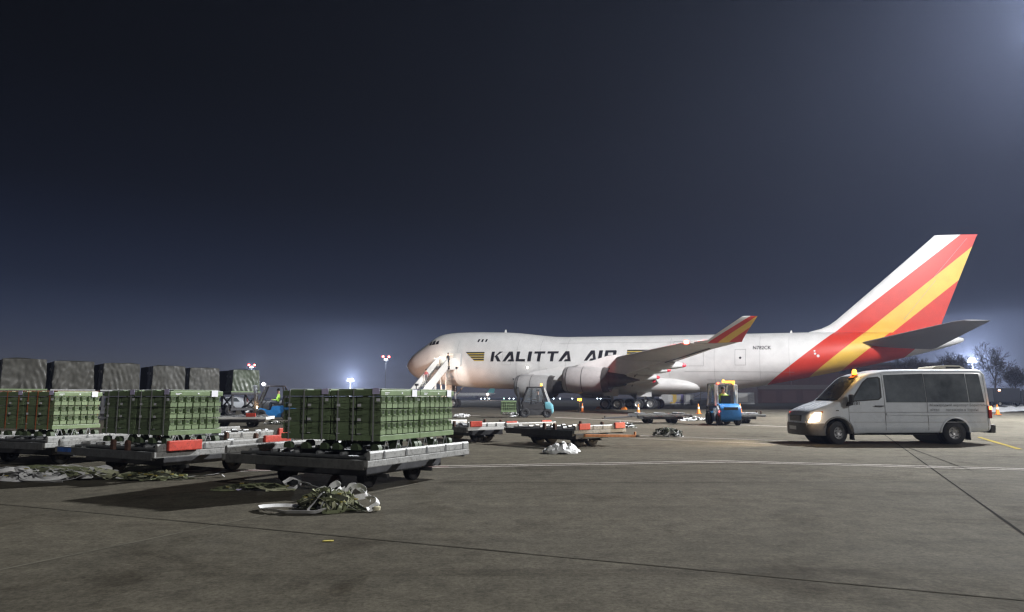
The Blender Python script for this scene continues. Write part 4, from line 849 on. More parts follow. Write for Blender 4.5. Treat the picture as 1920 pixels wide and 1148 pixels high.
for y in (-.47, .47):
    MB().prism([(-.56, .60), (.30, .60), (.86, .62), (.94, .98), (.90, 1.10), (.30, .92), (-.50, 1.12)], y - .012, y + .012).build('cab_panel', dgrey_paint, FK2, None, .006)
    MB().prism([(-.46, 1.16), (.30, .97), (.86, 1.14), (.54, 2.05), (-.48, 2.05), (-.60, 1.5)], y - .006, y + .006).build('cab_window', clear_glass, FK2)
    MB().beam((.30, y * 1.03, .90), (.26, y * 1.03, 2.08), .03, .06).build('door_pillar', dark_steel, FK2)
    MB().beam((-.62, y * .9, 2.08), (-1.02, y * .9, 1.0), .06, .07).build('rear_pillar', pale_grey_paint, FK2, None, .01)
person('driver in a pale vest inside the grey forklift with teal counterweight', fk2_loc + fwd(R(183), -.18) + Vector((0, 0, 1.0)), R(183), 'sit', dark_cloth, navy, mat('pale_vest', (.55, .60, .42), .6), knit)
l2 = Vector(fk2_loc) + fwd(R(183), 1.28); ammo_load('small dark green ammunition load held on the forks of the grey forklift', (l2.x - 1.15, l2.y - .55), R(3), 0, 0, z0=.235, group=None, seed=21, notes=False)
fk3_loc = at(1356, 37.9); FK3 = forklift('blue forklift seen from behind with amber lamps on its guard', fk3_loc, R(93), blue_paint, pale_grey_paint, lift=.1)
for y, m in ((.40, tail_red), (-.40, amber)): MB().cyl((-.60, y, 2.13), (-.66, y, 2.13), .05, n=12).build('rear_lamp', m, FK3)
MB().box(-.62, -.45, -.48, .05, 2.17, 2.25).build('light_bar', amber, FK3, None, .02); MB().lathe([(2.17, .07), (2.28, .07), (2.31, .02)], (-.40, .05, 0), 'z', 12, caps=True).build('beacon', amber, FK3, 60)
lamp('beacon_light', 'POINT', (-.5, 0, 2.5), 40, (1, .55, .12), .1, FK3); lamp('tail_light', 'POINT', (-1.0, .55, .7), 10, (1, .05, .03), .06, FK3)
for y in (-.505, .505): MB().box(-.62, -.54, y - .10, y + .10, 1.0, 2.05).build('side_panel', white_paint, FK3, None, .02)
MB().box(-1.252, -1.235, -.36, .36, .78, .92).build('grille', black_plastic, FK3)
person('driver seen from behind in a lime hi vis jacket on the blue forklift', fk3_loc + fwd(R(93), -.18) + Vector((0, 0, 1.0)), R(93), 'sit', hi_vis, dark_cloth, mat('lime_and_dark_vest', (.36, .62, .12), .6), knit)

# ------------------------------------------------------------------ boarding stairs, square to the fuselage (x away from the aircraft)
door = pw(8.5, 3.3, 0); ST = thing('boarding_stairs', 'white mobile boarding stairs reaching up to the open aircraft door', 'boarding stairs', (door.x, door.y, 0), atan2(-cos(PHI), -sin(PHI)))
ZT = 5.05 + (S0 - 8.5) * AL; XB, XT = 9.3, 1.7
slope = (ZT - .45) / (XB - XT)
stair_white = mat('stair_white_paint', (.80, .79, .76), .4, var=.05, dirt=.1)
MB().box(.25, XT, -1.25, 1.25, ZT - .12, ZT).build('platform', grey_steel, ST)
for y in (-1.25, 1.25):
    MB().box(.2, XT, y - .03, y + .03, ZT - .45, ZT + 1.15).build('platform_side', stair_white, ST, None, .02)
    yy = y * .72
    MB().prism([(XT, ZT - .35), (XT, ZT + 1.0), (XB + .2, .45 + 1.0), (XB + .2, .45 - .1), (XB - .4, .35)], yy - .03, yy + .03).build('side_wall', stair_white, ST, None, .02)
    MB().beam((XT, yy, ZT + 1.06), (XB + .1, yy, 1.50), .06, .06).build('handrail', steel, ST, None, .01)
n = 24
for k in range(n):
    x = XT + (k + .5) * (XB - XT) / n; MB().box(x - .17, x + .17, -.87, .87, ZT - (x - XT) * slope - .04, ZT - (x - XT) * slope).build('step', grey_steel, ST)
MB().box(.12, .2, -1.5, 1.5, ZT - .35, ZT - .02).build('bumper', rubber, ST, None, .02)
for y in (-.75, .75):
    MB().beam((2.4, y, .7), (3.6, y, ZT - 1.5), .14, .14).beam((6.2, y, .7), (4.2, y, ZT - 1.9), .12, .12).beam((1.9, y, .6), (1.9, y, ZT - .3), .10, .10).build('lift_strut', stair_white, ST, None, .01)
MB().box(1.6, 8.6, -.95, .95, .45, .72).build('chassis', white_paint, ST, None, .03)
MB().prism([(7.6, .72), (9.0, .5), (9.0, 1.1), (8.6, 1.3), (8.2, 1.75), (7.6, 1.75)], .95, 1.9).build('cab', white_paint, ST, None, .04)
SW = small_wheel(.36, .24)
for x in (2.6, 7.6):
    for y in (-.85, .85): put_wheel(ST, SW, (x, y, .36))
MB().box(.5, .62, -1.05, -.85, ZT + 1.16, ZT + 1.30).build('stair_lamp', mat('lit_stair_lamp', (1, .9, .75), .3, emit=(1, .85, .62), estr=40), ST)
lamp('stair_light', 'POINT', (1.1, -.6, ZT + 1.9), 45, (1, .90, .76), .1, ST)
MB().beam((10.2, 1.3, .5), (10.2, 1.3, 2.9), .08, .08).box(10.0, 10.25, 1.1, 1.5, 2.8, 3.05).build('stair_flood', dark_steel, ST)
lamp('stair_flood_light', 'SPOT', (9.9, 1.3, 2.95), 3400, (1, .95, .88), .15, ST, direction=(-6.5, -1.0, .8), spot=40, blend=.7)
MB().box(4.9, 5.05, 1.0, 1.2, .95, 1.15).build('chassis_lamp', MATS['lit_stair_lamp'], ST)
lamp('chassis_light', 'SPOT', (4.6, 1.35, 1.05), 650, (1, .52, .30), .15, ST, direction=Vector((-4.2, .8, 1.9)), spot=110, blend=.9)
MB().beam((9.2, -1.15, .5), (9.2, -1.15, 1.9), .06, .06).box(9.05, 9.3, -1.3, -1.0, 1.85, 2.05).build('added_nose_lamp', dark_steel, ST)  # post and housing added to carry the fill lamp below
lamp('nose_fill_light', 'SPOT', (8.95, -1.3, 2.0), 2300, (1, .60, .42), .15, ST, direction=(-8, -3.2, 2.6), spot=88, blend=1.0)  # added warm fill that tints the aircraft nose, not one of the stairs' own lamps
x = 5.2; person('person in a maroon jacket walking down the white boarding stairs', Vector(ST.location) + Matrix.Rotation(ST.rotation_euler.z, 3, 'Z') @ Vector((x, -.3, ZT - (x - XT) * slope + .02)), ST.rotation_euler.z, 'stand', maroon, dark_cloth, None, None, .35)
x = .9; person('person in dark clothes standing at the top of the boarding stairs', Vector(ST.location) + Matrix.Rotation(ST.rotation_euler.z, 3, 'Z') @ Vector((x, .5, ZT + .01)), ST.rotation_euler.z + 1.2, 'stand', dark_cloth, navy)
# ------------------------------------------------------------------ airport minibus (x rearwards from the front bumper, -y is the side towards the camera)
VL = 5.62
van = thing('minibus', 'white airport minibus with lit headlights and an amber roof beacon', 'minibus', (0, 0, 0), 0)
fw = pix(1572, 833.5); rw = pix(1789, 833.5); VA = atan2(rw.y - fw.y, rw.x - fw.x); WB = 3.55; XF, XR = .92, .92 + WB
van.rotation_euler = (0, 0, VA)
_c = Vector((fw.x, fw.y, 0)) - Matrix.Rotation(VA, 3, 'Z') @ Vector((XF, -.90, 0)); van.location = _c
van_white = mat('van_white_paint', (.66, .70, .76), .28, var=.05, vscale=1.5, dirt=.07, coat=.3)
# station: bottom, top, half width at the belt
VT = [(.02, .48, .74, .66), (.05, .40, .90, .76), (.14, .34, 1.00, .85), (.34, .30, 1.09, .91), (.62, .30, 1.20, .95), (.98, .30, 1.32, .96), (1.12, .31, 1.44, .962), (1.40, .32, 1.73, .965), (1.68, .33, 2.00, .966), (1.82, .34, 2.09, .966), (2.05, .34, 2.17, .966), (2.5, .34, 2.255, .966), (3.2, .35, 2.285, .966), (5.0, .36, 2.29, .966), (5.40, .38, 2.275, .962), (5.48, .40, 2.25, .955), (5.55, .44, 2.18, .935)]
def van_hw(x, z):
    zb, zt, w = lerp_table(VT, x)
    y = w if z < 1.20 else w - .15 * ((z - 1.20) / 1.1) ** 1.15
    if z < .55: y -= .04 * (.55 - z) / .25
    return y
rings = []
for x, zb, zt, w in VT:
    zs = [zb, zb + .05, min(.55, zb + (zt - zb) * .35), zb + (zt - zb) * .50, zb + (zt - zb) * .62, zb + (zt - zb) * .74, zb + (zt - zb) * .86]
    rb = min(.13, (zt - zb) * .16)
    side = [(van_hw(x, z) - (.03 if z == zb else 0), z) for z in zs]
    yt = van_hw(x, zt - rb)
    side += [(yt, zt - rb), (yt - .025, zt - rb * .55), (yt - .075, zt - rb * .2), (yt - .16, zt - .015), (yt * .5, zt)]
    ring = [(x, -y, z) for y, z in side] + [(x, 0, zt + .008)] + [(x, y, z) for y, z in side[::-1]]
    rings.append(ring)
vb = MB().loft(rings, True, True).build('body', van_white, van, 40)
for xc, r in ((XF, .43), (XR, .42)):                              # wheel arches cut through the shell
    c = MB().cyl((xc, -1.3, .36), (xc, 1.3, .36), r, n=40).build('cutter', van_white)
    c.matrix_world = Matrix.Identity(4); c.parent = van
    bpy.context.view_layer.update()
    bo = vb.modifiers.new('arch', 'BOOLEAN'); bo.object = c; bo.operation = 'DIFFERENCE'; bo.solver = 'EXACT'
    realize(vb); bpy.data.objects.remove(c)
vb.data.shade_smooth(); vb.data.set_sharp_from_angle(angle=R(35))
well = mat('wheel_well_black', (.012, .012, .012), .9)
for xc, r in ((XF, .425), (XR, .415)):
    MB().lathe([(-.62, .05), (-.62, r), (.62, r), (.62, .05)], (xc, 0, .36), 'y', 32).build('wheel_well', well, van, 40)
van_glass = mat('van_glass_mist_reflection', (.115, .130, .145), .16, spec=.7, var=.45, vscale=1.3)  # raised mottled grey in the base colour stands for reflected lit mist
clear_dark = mat('van_windscreen_glass', (.105, .112, .108), .14, spec=.7, var=.25, vscale=1.5)
def van_panel(name, poly, m, side=-1, off=.006, th=.0, parent=van, cut=.16):
    bm = bmesh.new(); bm.faces.new([bm.verts.new((x, 0, z)) for x, z in poly])
    zs = [p[1] for p in poly]; xs = [p[0] for p in poly]; z = min(zs) + cut
    while z < max(zs): bmesh.ops.bisect_plane(bm, geom=bm.verts[:] + bm.edges[:] + bm.faces[:], plane_co=(0, 0, z), plane_no=(0, 0, 1)); z += cut
    x = min(xs) + cut
    while x < max(xs): bmesh.ops.bisect_plane(bm, geom=bm.verts[:] + bm.edges[:] + bm.faces[:], plane_co=(x, 0, 0), plane_no=(1, 0, 0)); x += cut
    for v in bm.verts: v.co.y = side * (van_hw(v.co.x, v.co.z) + off)
    me = bpy.data.meshes.new(name); bm.to_mesh(me); bm.free(); me.materials.append(m); me.shade_smooth()
    return obj(name, me, parent)
seal = mat('window_seal_black', (.015, .015, .016), .6)
for sd in (-1, 1):
    van_panel('window_seal', [(1.30, 1.27), (2.20, 1.33), (2.30, 1.41), (2.32, 1.99), (2.26, 2.04), (1.93, 2.01), (1.76, 1.88)], seal, sd, .004)
    van_panel('door_window', [(1.39, 1.305), (2.18, 1.36), (2.245, 1.43), (2.26, 1.96), (2.22, 2.00), (1.95, 1.97), (1.80, 1.86)], van_glass, sd, .008)
    for x0, x1 in ((2.42, 3.64), (3.66, 4.92), (4.94, 5.40)):
        van_panel('side_window', [(x0, 1.26), (x1, 1.26), (x1 - (.05 if x1 > 5.3 else 0), 2.13), (x0, 2.12 if x0 > 2.5 else 2.09)], van_glass, sd, .006)
    for x in (2.36, 3.65, 5.46): van_panel('body_seam', [(x, .42), (x + .012, .42), (x + .012, 2.12), (x, 2.12)], mat('van_seam', (.10, .10, .11), .6), sd, .0035)
    van_panel('body_seam', [(1.26, .62), (1.272, .62), (1.272, 1.26), (1.26, 1.26)], MATS['van_seam'], sd, .0035)
    van_panel('crease', [(1.28, .955), (5.45, .955), (5.45, .972), (1.28, .972)], mat('van_crease', (.42, .43, .45), .4), sd, .004)
    van_panel('side_moulding', [(2.40, .88), (5.40, .86), (5.40, .93), (2.40, .945)], van_white, sd, .014)
    van_panel('side_moulding', [(1.40, .66), (5.40, .66), (5.40, .675), (1.40, .675)], MATS['van_crease'], sd, .004)
    h = MB().box(2.05, 2.32, sd * .99 - .015, sd * .99 + .015, 1.135, 1.165).build('door_handle', black_plastic, van, None, .008)
    MB().box(.88, .96, sd * .962 - .01, sd * .962 + .01, 1.00, 1.025).build('side_repeater', black_plastic, van)
    # mirror
    mm = MB().box(1.24, 1.35, sd * 1.10 - .09, sd * 1.10 + .09, 1.25, 1.50).build('mirror', black_plastic, van, None, .04)
    MB().prism([(1.18, 1.14), (1.36, 1.18), (1.36, 1.30), (1.24, 1.27)], sd * .94, sd * 1.08).build('mirror_arm', black_plastic, mm)
    # wheel arch lips
    for xc, r in ((XF, .43), (XR, .42)):
        mb = MB(); rg = []
        for k in range(25):
            a = pi * k / 24; x = xc + cos(a) * r; z = .36 + sin(a) * r
            rg.append([(xc + cos(a) * (r - .004), sd * (van_hw(x, z) + .004), .36 + sin(a) * (r - .004)), (xc + cos(a) * (r + .05), sd * (van_hw(x, z) + .006), .36 + sin(a) * (r + .05)), (xc + cos(a) * (r + .03), sd * (van_hw(x, z) + .022), .36 + sin(a) * (r + .03)), (xc + cos(a) * (r - .004), sd * (van_hw(x, z) + .016), .36 + sin(a) * (r - .004))])
        mb.loft(rg, True, True).build('arch_lip', van_white if xc > 2 else grey_steel, van, 60)
    MB().box(XR + .42, XR + .46, sd * .80 - .13, sd * .80 + .13, .13, .55).build('mud_flap', rubber, van, None, .008)
    MB().box(XF + .45, XF + .49, sd * .80 - .13, sd * .80 + .13, .13, .48).build('mud_flap', rubber, van, None, .008)
    # tail lamp
    MB().box(5.49, 5.595, sd * .93 - .045, sd * .93 + .035, .78, 1.16).build('tail_lamp', mat('tail_lamp_red', (.28, .02, .015), .25), van, None, .015)
    MB().box(5.50, 5.605, sd * .935 - .04, sd * .935 + .034, 1.03, 1.15).build('turn_signal', mat('lit_orange_signal', (.9, .3, .05), .3, emit=(1, .36, .10), estr=6), van, None, .012)
# windscreen, bonnet line, front
ws = MB()
def scr(u, v):
    x = 1.02 + v * .76; zt = lerp_table(VT, x)[1]; w = lerp_table(VT, x)[2] * .88 - .12 * v
    return (x - .012 - .05 * (1 - abs(u) ** 2.2) * (1 - v) * .6, u * w, zt + .016 - .06 * (abs(u) ** 6))
N = 12; vs = [scr(-1 + 2 * i / N, j / 6) for j in range(7) for i in range(N + 1)]
ws.add(vs, [(j * (N + 1) + i, j * (N + 1) + i + 1, (j + 1) * (N + 1) + i + 1, (j + 1) * (N + 1) + i) for j in range(6) for i in range(N)]).build('windscreen', clear_dark, van, 60)
MB().box(.90, 1.0, -.78, .78, 1.235, 1.262).build('scuttle', black_plastic, van, None, .01)
for y0 in (-.5, .15): MB().beam((.99, y0, 1.285), (1.18, y0 + .55, 1.51), .018, .02).build('wiper', black_plastic, van)
bumper_m = mat('grey_bumper_plastic', (.16, .155, .15), .6, var=.2, dirt=.3)
rg = []
path = [(x, -(lerp_table(VT, x)[2] + .012)) for x in (.50, .42, .34, .24, .14, .08)] + [(-.015, -.66), (-.05, -.45), (-.065, 0), (-.05, .45), (-.015, .66)] + [(x, lerp_table(VT, x)[2] + .012) for x in (.08, .14, .24, .34, .42, .50)]
for x, y in path:
    k = .94; rg.append([(x + .02, y * .985, .26), (x, y, .32), (x, y, .58), (x + .015, y * .99, .625), (x + .12, y * .90, .625), (x + .12, y * .90, .26)])
MB().loft(rg, True, True).build('front_bumper', bumper_m, van, 40)
MB().box(-.012, .06, -.42, .42, .68, .86).build('grille', bumper_m, van, None, .02)
for k in range(4): MB().box(-.022, .0, -.40, .40, .70 + k * .04, .715 + k * .04).build('grille_bar', black_plastic, van)
MB().box(-.09, -.078, -.26, .26, .42, .53).build('number_plate', white_paint, van)
van_lens = mat('lit_headlight', (1, .95, .85), .2, emit=(1, .70, .38), estr=6)
for sd in (-1, 1):
    rg = []
    for x, w0, w1, z0, z1 in ((.035, .46, .72, .66, .86), (.10, .50, .83, .65, .92), (.22, .68, .905, .66, .95), (.38, .86, .930, .70, .955)):
        rg.append([(x, sd * w0, z0), (x, sd * w1, z0), (x + .03, sd * (w1 + .012), (z0 + z1) / 2), (x + .06, sd * w1, z1), (x + .06, sd * w0, z1)])
    MB().loft(rg, True, True).build('headlight', van_lens, van, 50)
    MB().prism([(.46, .93), (.60, .99), (.50, 1.0), (.42, .985)], sd * .92 - .012, sd * .92 + .012).build('corner_lamp', mat('orange_corner_lens', (.7, .25, .05), .3), van)
lamp('headlight_near', 'SPOT', (-.12, -.70, .82), 620, (1, .76, .46), .08, van, direction=(-1, -.05, -.13), spot=80, blend=.8)
lamp('headlight_far', 'SPOT', (-.12, .70, .82), 520, (1, .76, .46), .08, van, direction=(-1, -.05, -.13), spot=80, blend=.8)
lamp('headlight_spill', 'POINT', (.16, -1.06, .82), 5, (1, .70, .42), .06, van)
lamp('signal_glow', 'POINT', (5.75, -1.0, 1.08), 5, (1, .35, .08), .05, van)
MB().prism([(5.54, .34), (5.70, .34), (5.72, .58), (5.55, .60)], -.92, .92).build('rear_bumper', mat('dark_bumper', (.03, .03, .03), .6), van, None, .03)
MB().box(5.555, 5.565, -.78, .78, 1.3, 2.05).build('rear_window', van_glass, van)
VW = small_wheel(.345, .22, mat('van_rim_grey', (.42, .42, .43), .4, .5, var=.2, dirt=.4))
for x, y, a in ((XF, -.80, R(20)), (XF, .80, R(20)), (XR, -.80, 0), (XR, .80, 0)):
    w = put_wheel(van, VW, (x, y, .345), a)
    for k in range(6): MB().cyl((.125 * cos(k * pi / 3), -.075, .125 * sin(k * pi / 3)), (.125 * cos(k * pi / 3), -.10, .125 * sin(k * pi / 3)), .018, n=8).build('wheel_nut', dark_steel, w)
for x, l in ((2.9, .1),): MB().box(1.45, 4.0, -.86, .86, .28, .36).build('underframe', well, van)
# amber beacon in front of the roof edge
MB().beam((1.62, -.42, 2.01), (1.80, -.42, 2.12), .26, .03).build('beacon_bracket', orange_plastic, van, None, .01)
MB().cyl((1.74, -.46, 2.09), (1.74, -.46, 2.12), .085, n=16).build('beacon_base', orange_plastic, van)
bc = MB().lathe([(2.12, .07), (2.23, .065), (2.27, .04), (2.28, .01)], (1.74, -.46, 0), 'z', 16, caps=True).build('beacon', amber, van, 60)
lamp('beacon_light', 'POINT', (1.55, -.66, 2.36), 14, (1, .55, .12), .08, van)
# roof air conditioner
rg = []
for x, w, h in ((4.20, .46, .03), (4.28, .52, .10), (4.6, .55, .13), (5.0, .54, .12), (5.18, .50, .05)): rg.append([(x, -w, 2.27), (x, -w * .93, 2.275 + h), (x, w * .93, 2.275 + h), (x, w, 2.27)])
ac = MB().loft(rg, True, True).build('roof_air_conditioner', mat('cream_plastic', (.62, .58, .47), .5, dirt=.2), van, 40)
MB().box(4.55, 5.0, -.553, -.545, 2.31, 2.36).build('vent', black_plastic, ac)
def van_text(s, size, x0, z0, wid, m):
    me = text_mesh(s, size); xs = [v.co.x for v in me.vertices]; k = wid / (max(xs) - min(xs))
    for v in me.vertices: x, z = x0 + v.co.x * k, z0 + v.co.y; v.co = (x, -(van_hw(x, z) + .011), z)
    me.materials.append(m); return obj('lettering', me, van)
txt_m = mat('van_text_grey', (.16, .17, .19), .5)
van_text('Міжнародний аеропорт Бориспіль', .105, 3.72, 1.145, 1.70, txt_m)
van_text('вітає', .105, 3.73, 1.00, .27, txt_m); van_text('пасажирів в Україні', .105, 4.20, 1.00, .98, txt_m)
van_text('181', .14, 1.40, 1.185, .17, ink)

# ------------------------------------------------------------------ tarpaulin covered cargo on high trailers, in a row at the back
tarp_m = mat('grey_olive_tarpaulin', (.054, .053, .046), .36, var=.25, vscale=1.6, bump=.22, bscale=3)
tarp2_m = mat('green_tarpaulin', (.060, .076, .050), .36, var=.25, vscale=1.6, bump=.22, bscale=3)
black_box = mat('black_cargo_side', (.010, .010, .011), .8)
CW_ = small_wheel(.42, .26)
def tarp_mesh(sx, sy, h, seed, m):
    mb = MB(); nx, nz = 44, 26
    per = []
    for i in range(nx * 4 + 1): 
        q = i / nx
        if q <= 1: p = (q, 0)
        elif q <= 2: p = (1, q - 1)
        elif q <= 3: p = (3 - q, 1)
        else: p = (0, 4 - q)
        per.append(p)
    per = per[:-1]; rows = []
    for j in range(nz + 1):
        t = j / nz; row = []
        for i, (a, b) in enumerate(per):
            x = (a - .5) * sx; y = (b - .5) * sy; s = i / nx
            dg = s * 5.2 + 1.7 * t * (1 if int(s + seed) % 2 else -1); f = .05 * mnoise.noise(Vector((s * 3.3, t * 1.2, seed))) + .075 * (1.15 - t) * (1 - abs(2 * ((dg * 1.15 + .4 * mnoise.noise(Vector((s * 2, t * 2, seed)))) % 1) - 1)) * (.4 + mnoise.noise(Vector((s * 2.2, t * 1.3, seed + 3)))) + .028 * mnoise.noise(Vector((s * 12, t * 6, seed)))
            k = 1 + f * .8 - .03 * t
            row.append((x * k, y * k, h * t + (.03 * mnoise.noise(Vector((s * 2, 9, seed))) if t == 0 else .04 * mnoise.noise(Vector((s * 2.5, 4, seed))) * t)))
        rows.append(row)
    top = [[(x * .62, y * .62, h * (1.03 + .03 * mnoise.noise(Vector((x, y, seed))))) for x, y, z in rows[-1]]]
    mb.loft(rows + top, True, True); return mb.mesh('tarpaulin', m, 60)
row = [(93, 69.7, 0), (187, 65.3, 1), (281, 60.2, 2), (351, 56.4, 3), (433, 52.3, 4), (-6, 74.5, 5)]
lab = {0: 'grey olive tarpaulin covered cargo with a small green patch on its front', 1: 'grey tarpaulin covered cargo with deep diagonal folds, behind the orange banded loads', 2: 'grey tarpaulin covered cargo standing right behind the load with steel bands', 3: 'grey tarpaulin covered cargo next to the green tarpaulin one', 4: 'green tarpaulin covered cargo closest to the blue forklift', 5: 'grey tarpaulin covered cargo at the row end opposite the blue forklift'}
for px, dy, k in row:
    dep = FOC * 2.15 / dy; c = at(px, dep); ang = R(38); m = tarp2_m if k == 4 else tarp_m
    t = thing('tarpaulin_cargo', lab[k], 'cargo', (c.x, c.y, 1.86), ang, 'tarpaulin covered cargo in a row')
    o = obj('tarpaulin', tarp_mesh(2.05, 1.62, 1.62, k * 7.3, m), t, (1.02, .78, .02))
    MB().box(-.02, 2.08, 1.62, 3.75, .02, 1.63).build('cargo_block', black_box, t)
    MB().box(-.10, 2.15, -.10, 3.1, -.06, .015).build('cargo_pallet', steel if k < 4 else green2, t)
    for a in (.25, 1.55): MB().box(.0, .0 + .02, .0, .02, .3, .3).build('tarp_tie', strap_w, t) if False else None
    if k == 0: MB().box(-.055, -.045, .45, .72, .95, 1.22).build('patch', mat('dark_green_patch', (.02, .08, .065), .6), t)
    for y0, z0 in ((.3, 1.05), (1.35, 1.1)): MB().box(-.075, -.065, y0 * .75, y0 * .75 + .30, z0, z0 + .16).build('paper_label', mat('faded_label', (.30, .30, .29), .6), t)
    tr = thing('cargo_trailer', {0: 'high dark steel trailer under the cargo with the green patch', 1: 'high dark steel trailer under the cargo with deep folds', 2: 'high dark steel trailer behind the load with steel bands', 3: 'high dark steel trailer next to the one with green tarpaulin cargo', 4: 'high dark steel trailer under the green tarpaulin cargo', 5: 'high dark steel trailer at the end of the row'}[k], 'trailer', (c.x, c.y, 0), ang, 'high trailers in a row')
    MB().box(-.1, 2.15, -.1, 3.1, 1.62, 1.795).build('deck', dark_steel, tr, None, .02)
    for x in (.1, 1.95):
        for y in (.15, 2.85): MB().box(x - .07, x + .07, y - .07, y + .07, .45, 1.62).build('leg', dark_steel, tr)
        MB().beam((x, .2, .6), (x, 2.8, 1.55), .09, .09).beam((x, 2.8, .6), (x, .2, 1.55), .09, .09).build('scissor_arm', grey_steel, tr)
    MB().box(-.05, 2.1, -.05, 3.05, .42, .58).build('chassis', dark_steel, tr)
    for x in (.05, 2.0):
        for y in (.4, 2.6): put_wheel(tr, CW_, (x, y, .42))
# ------------------------------------------------------------------ small white car and a bystander beyond the trailers
car_p = at(447, 84); car = thing('white_car', 'small white car parked beyond the trailer with green tarpaulin cargo', 'car', car_p, R(180))
cp = MB()
rings = []
for x, zb, z1, zt, w in ((-1.95, .45, .62, .64, .62), (-1.8, .3, .75, .80, .78), (-1.0, .25, .85, .95, .82), (-.5, .25, .9, 1.25, .82), (.1, .25, .9, 1.48, .82), (1.2, .25, .92, 1.46, .82), (1.7, .3, .92, 1.2, .80), (1.95, .4, .85, .95, .74)):
    wt = w * (.78 if zt > 1.1 else .92); rings.append([(x, -w + .04, zb), (x, -w, zb + .15), (x, -w, z1), (x, -wt, zt - .05), (x, -wt * .8, zt), (x, wt * .8, zt), (x, wt, zt - .05), (x, w, z1), (x, w, zb + .15), (x, w - .04, zb)])
MB().loft(rings).build('body', van_white, car, 35)
for sd in (-1, 1):
    for a, b, c2, d in ((-.42, .32, .25, -.02), (.42, 1.2, 1.1, .42)): MB().prism([(a, .93), (b, .93), (c2, 1.36), (d, 1.36)], sd * .79 - .035, sd * .79 + .035).build('window', van_glass, car)
CWH = small_wheel(.31, .2)
for x in (-1.25, 1.25):
    for y in (-.76, .76): put_wheel(car, CWH, (x, y, .31))
bp_ = at(460, 76); person('bystander in a maroon jacket and pale trousers beside the green tarpaulin cargo', bp_, R(60), 'stand', maroon, grey_cloth)
# ------------------------------------------------------------------ traffic cones and chocks
cone_me = MB().lathe([(.04, .15), (.70, .035), (.74, .03), (.745, .001)], (0, 0, 0), 'z', 16).mesh('cone_body', orange_plastic, 50)
cone_base = MB().box(-.19, .19, -.19, .19, 0, .04).mesh('cone_base', mat('cone_base_orange', (.55, .14, .02), .6), None, .01)
cone_band = MB().lathe([(.38, .094), (.52, .071)], (0, 0, 0), 'z', 16).mesh('cone_band', mat('reflective_band', (.75, .72, .68), .4), 50)
cl = ['orange traffic cone in front of the forward main wheels of the aircraft', 'orange traffic cone behind the far empty dolly under the aircraft', 'orange traffic cone between a far dolly and the blue forklift', 'orange traffic cone beyond the dolly on the far side of the blue forklift', 'orange traffic cone standing behind the minibus near the snow']
for (px, py), lb in zip(((1092, 773.5), (1197, 778), (1310, 776.5), (1388, 773.5), (1871, 778)), cl):
    t = thing('traffic_cone', lb, 'traffic cone', pix(px, py), random.uniform(0, 1), 'orange traffic cones on the apron'); k = 1.0; t.scale = (1.1, 1.1, 1.15)
    obj('cone_body', cone_me, t); obj('cone_base', cone_base, t); obj('cone_band', cone_band, t)
for s, lb in ((33.5, 'orange wheel chock against the rear port main wheel of the aircraft'), (30.4, 'orange wheel chock before the front port main wheel of the aircraft')):
    q = pw(s, 6.1, 0); o = MB().prism([(-.35, 0), (.35, 0), (.12, .3), (-.12, .3)], -.3, .3).build('wheel_chock', orange_plastic, None, None, .02); o.location = (q.x, q.y, 0); o.rotation_euler = (0, 0, -PHI); tag(o, lb, 'wheel chock', 'orange wheel chocks')
# amber lamp on a short stand behind the first cone
q = at(1087, 77); t = thing('warning_lamp', 'lit amber warning lamp on a short stand under the engine', 'lamp', q)
MB().box(-.3, .3, -.2, .2, 0, .08).beam((0, 0, .08), (0, 0, 1.05), .08, .08).build('stand', dark_steel, t); MB().box(-.22, .22, -.08, .08, 1.05, 1.3).build('lamp_glass', amber, t, None, .03); lamp('amber_light', 'POINT', (0, -.35, 1.2), 60, (1, .6, .22), .1, t)

# ------------------------------------------------------------------ far buildings, containers and vehicles
brick_m = mat('maroon_cladding', (.045, .015, .016), .7, var=.2, vscale=.4); roof_m = mat('dark_grey_roof', (.06, .06, .065), .7); band_m = mat('grey_parapet', (.085, .072, .072), .7, var=.2)
D0 = 175
a = at(1421, D0).x; b = at(1768, D0).x; zr = row_z(684, D0)
t = thing('hangar_building', 'long low dark maroon hangar building behind the aircraft tail', 'building', (a, D0, 0)); Wd = b - a
MB().box(0, Wd, 0, 22, 0, zr).build('wall', brick_m, t); MB().box(-.3, Wd + .3, -.3, 22.3, zr, zr + .5).build('roof', roof_m, t)
MB().box(.2, Wd - .2, -.08, -.002, row_z(730, D0), row_z(722, D0)).build('cladding_band', band_m, t)
for k in range(9): MB().box(1 + k * Wd / 9, 1 + k * Wd / 9 + Wd / 9 - 1.6, -.05, -.002, .3, row_z(733, D0)).build('roller_door', mat('roller_door_maroon', (.055, .019, .019), .6), t)
for k in range(5): MB().box(Wd * .45 + k * 4.6, Wd * .45 + k * 4.6 + 3, -.06, -.002, zr - 2.2, zr - .9).build('window', glass_dark, t)
def uld(label, px, dep, w, h, m, slope=True, name='cargo_container'):
    q = at(px, dep); t = thing(name, label, 'container', q, R(random.uniform(-6, 6)), 'containers parked far under the aircraft')
    MB().prism([(0, .35), (w * .8, .35), (w, .35 + h * .35 if slope else .35), (w, .35 + h), (0, .35 + h)], -.8, .8).build('shell', m, t, None, .03)
    MB().box(-.05, w + .05, -.85, .85, .2, .34).build('base', steel, t); MB().box(w * .08, w * .6, -.83, -.81, .6, .2 + h).build('curtain', mat('faded_curtain_%s' % m.name, tuple(min(1, c * 1.25) for c in m.diffuse_color[:3]) if False else (.5, .5, .5), .6), t)
    for x in (.3, w - .3):
        for y in (-.6, .6): put_wheel(t, DW, (x, y, .2))
    return t
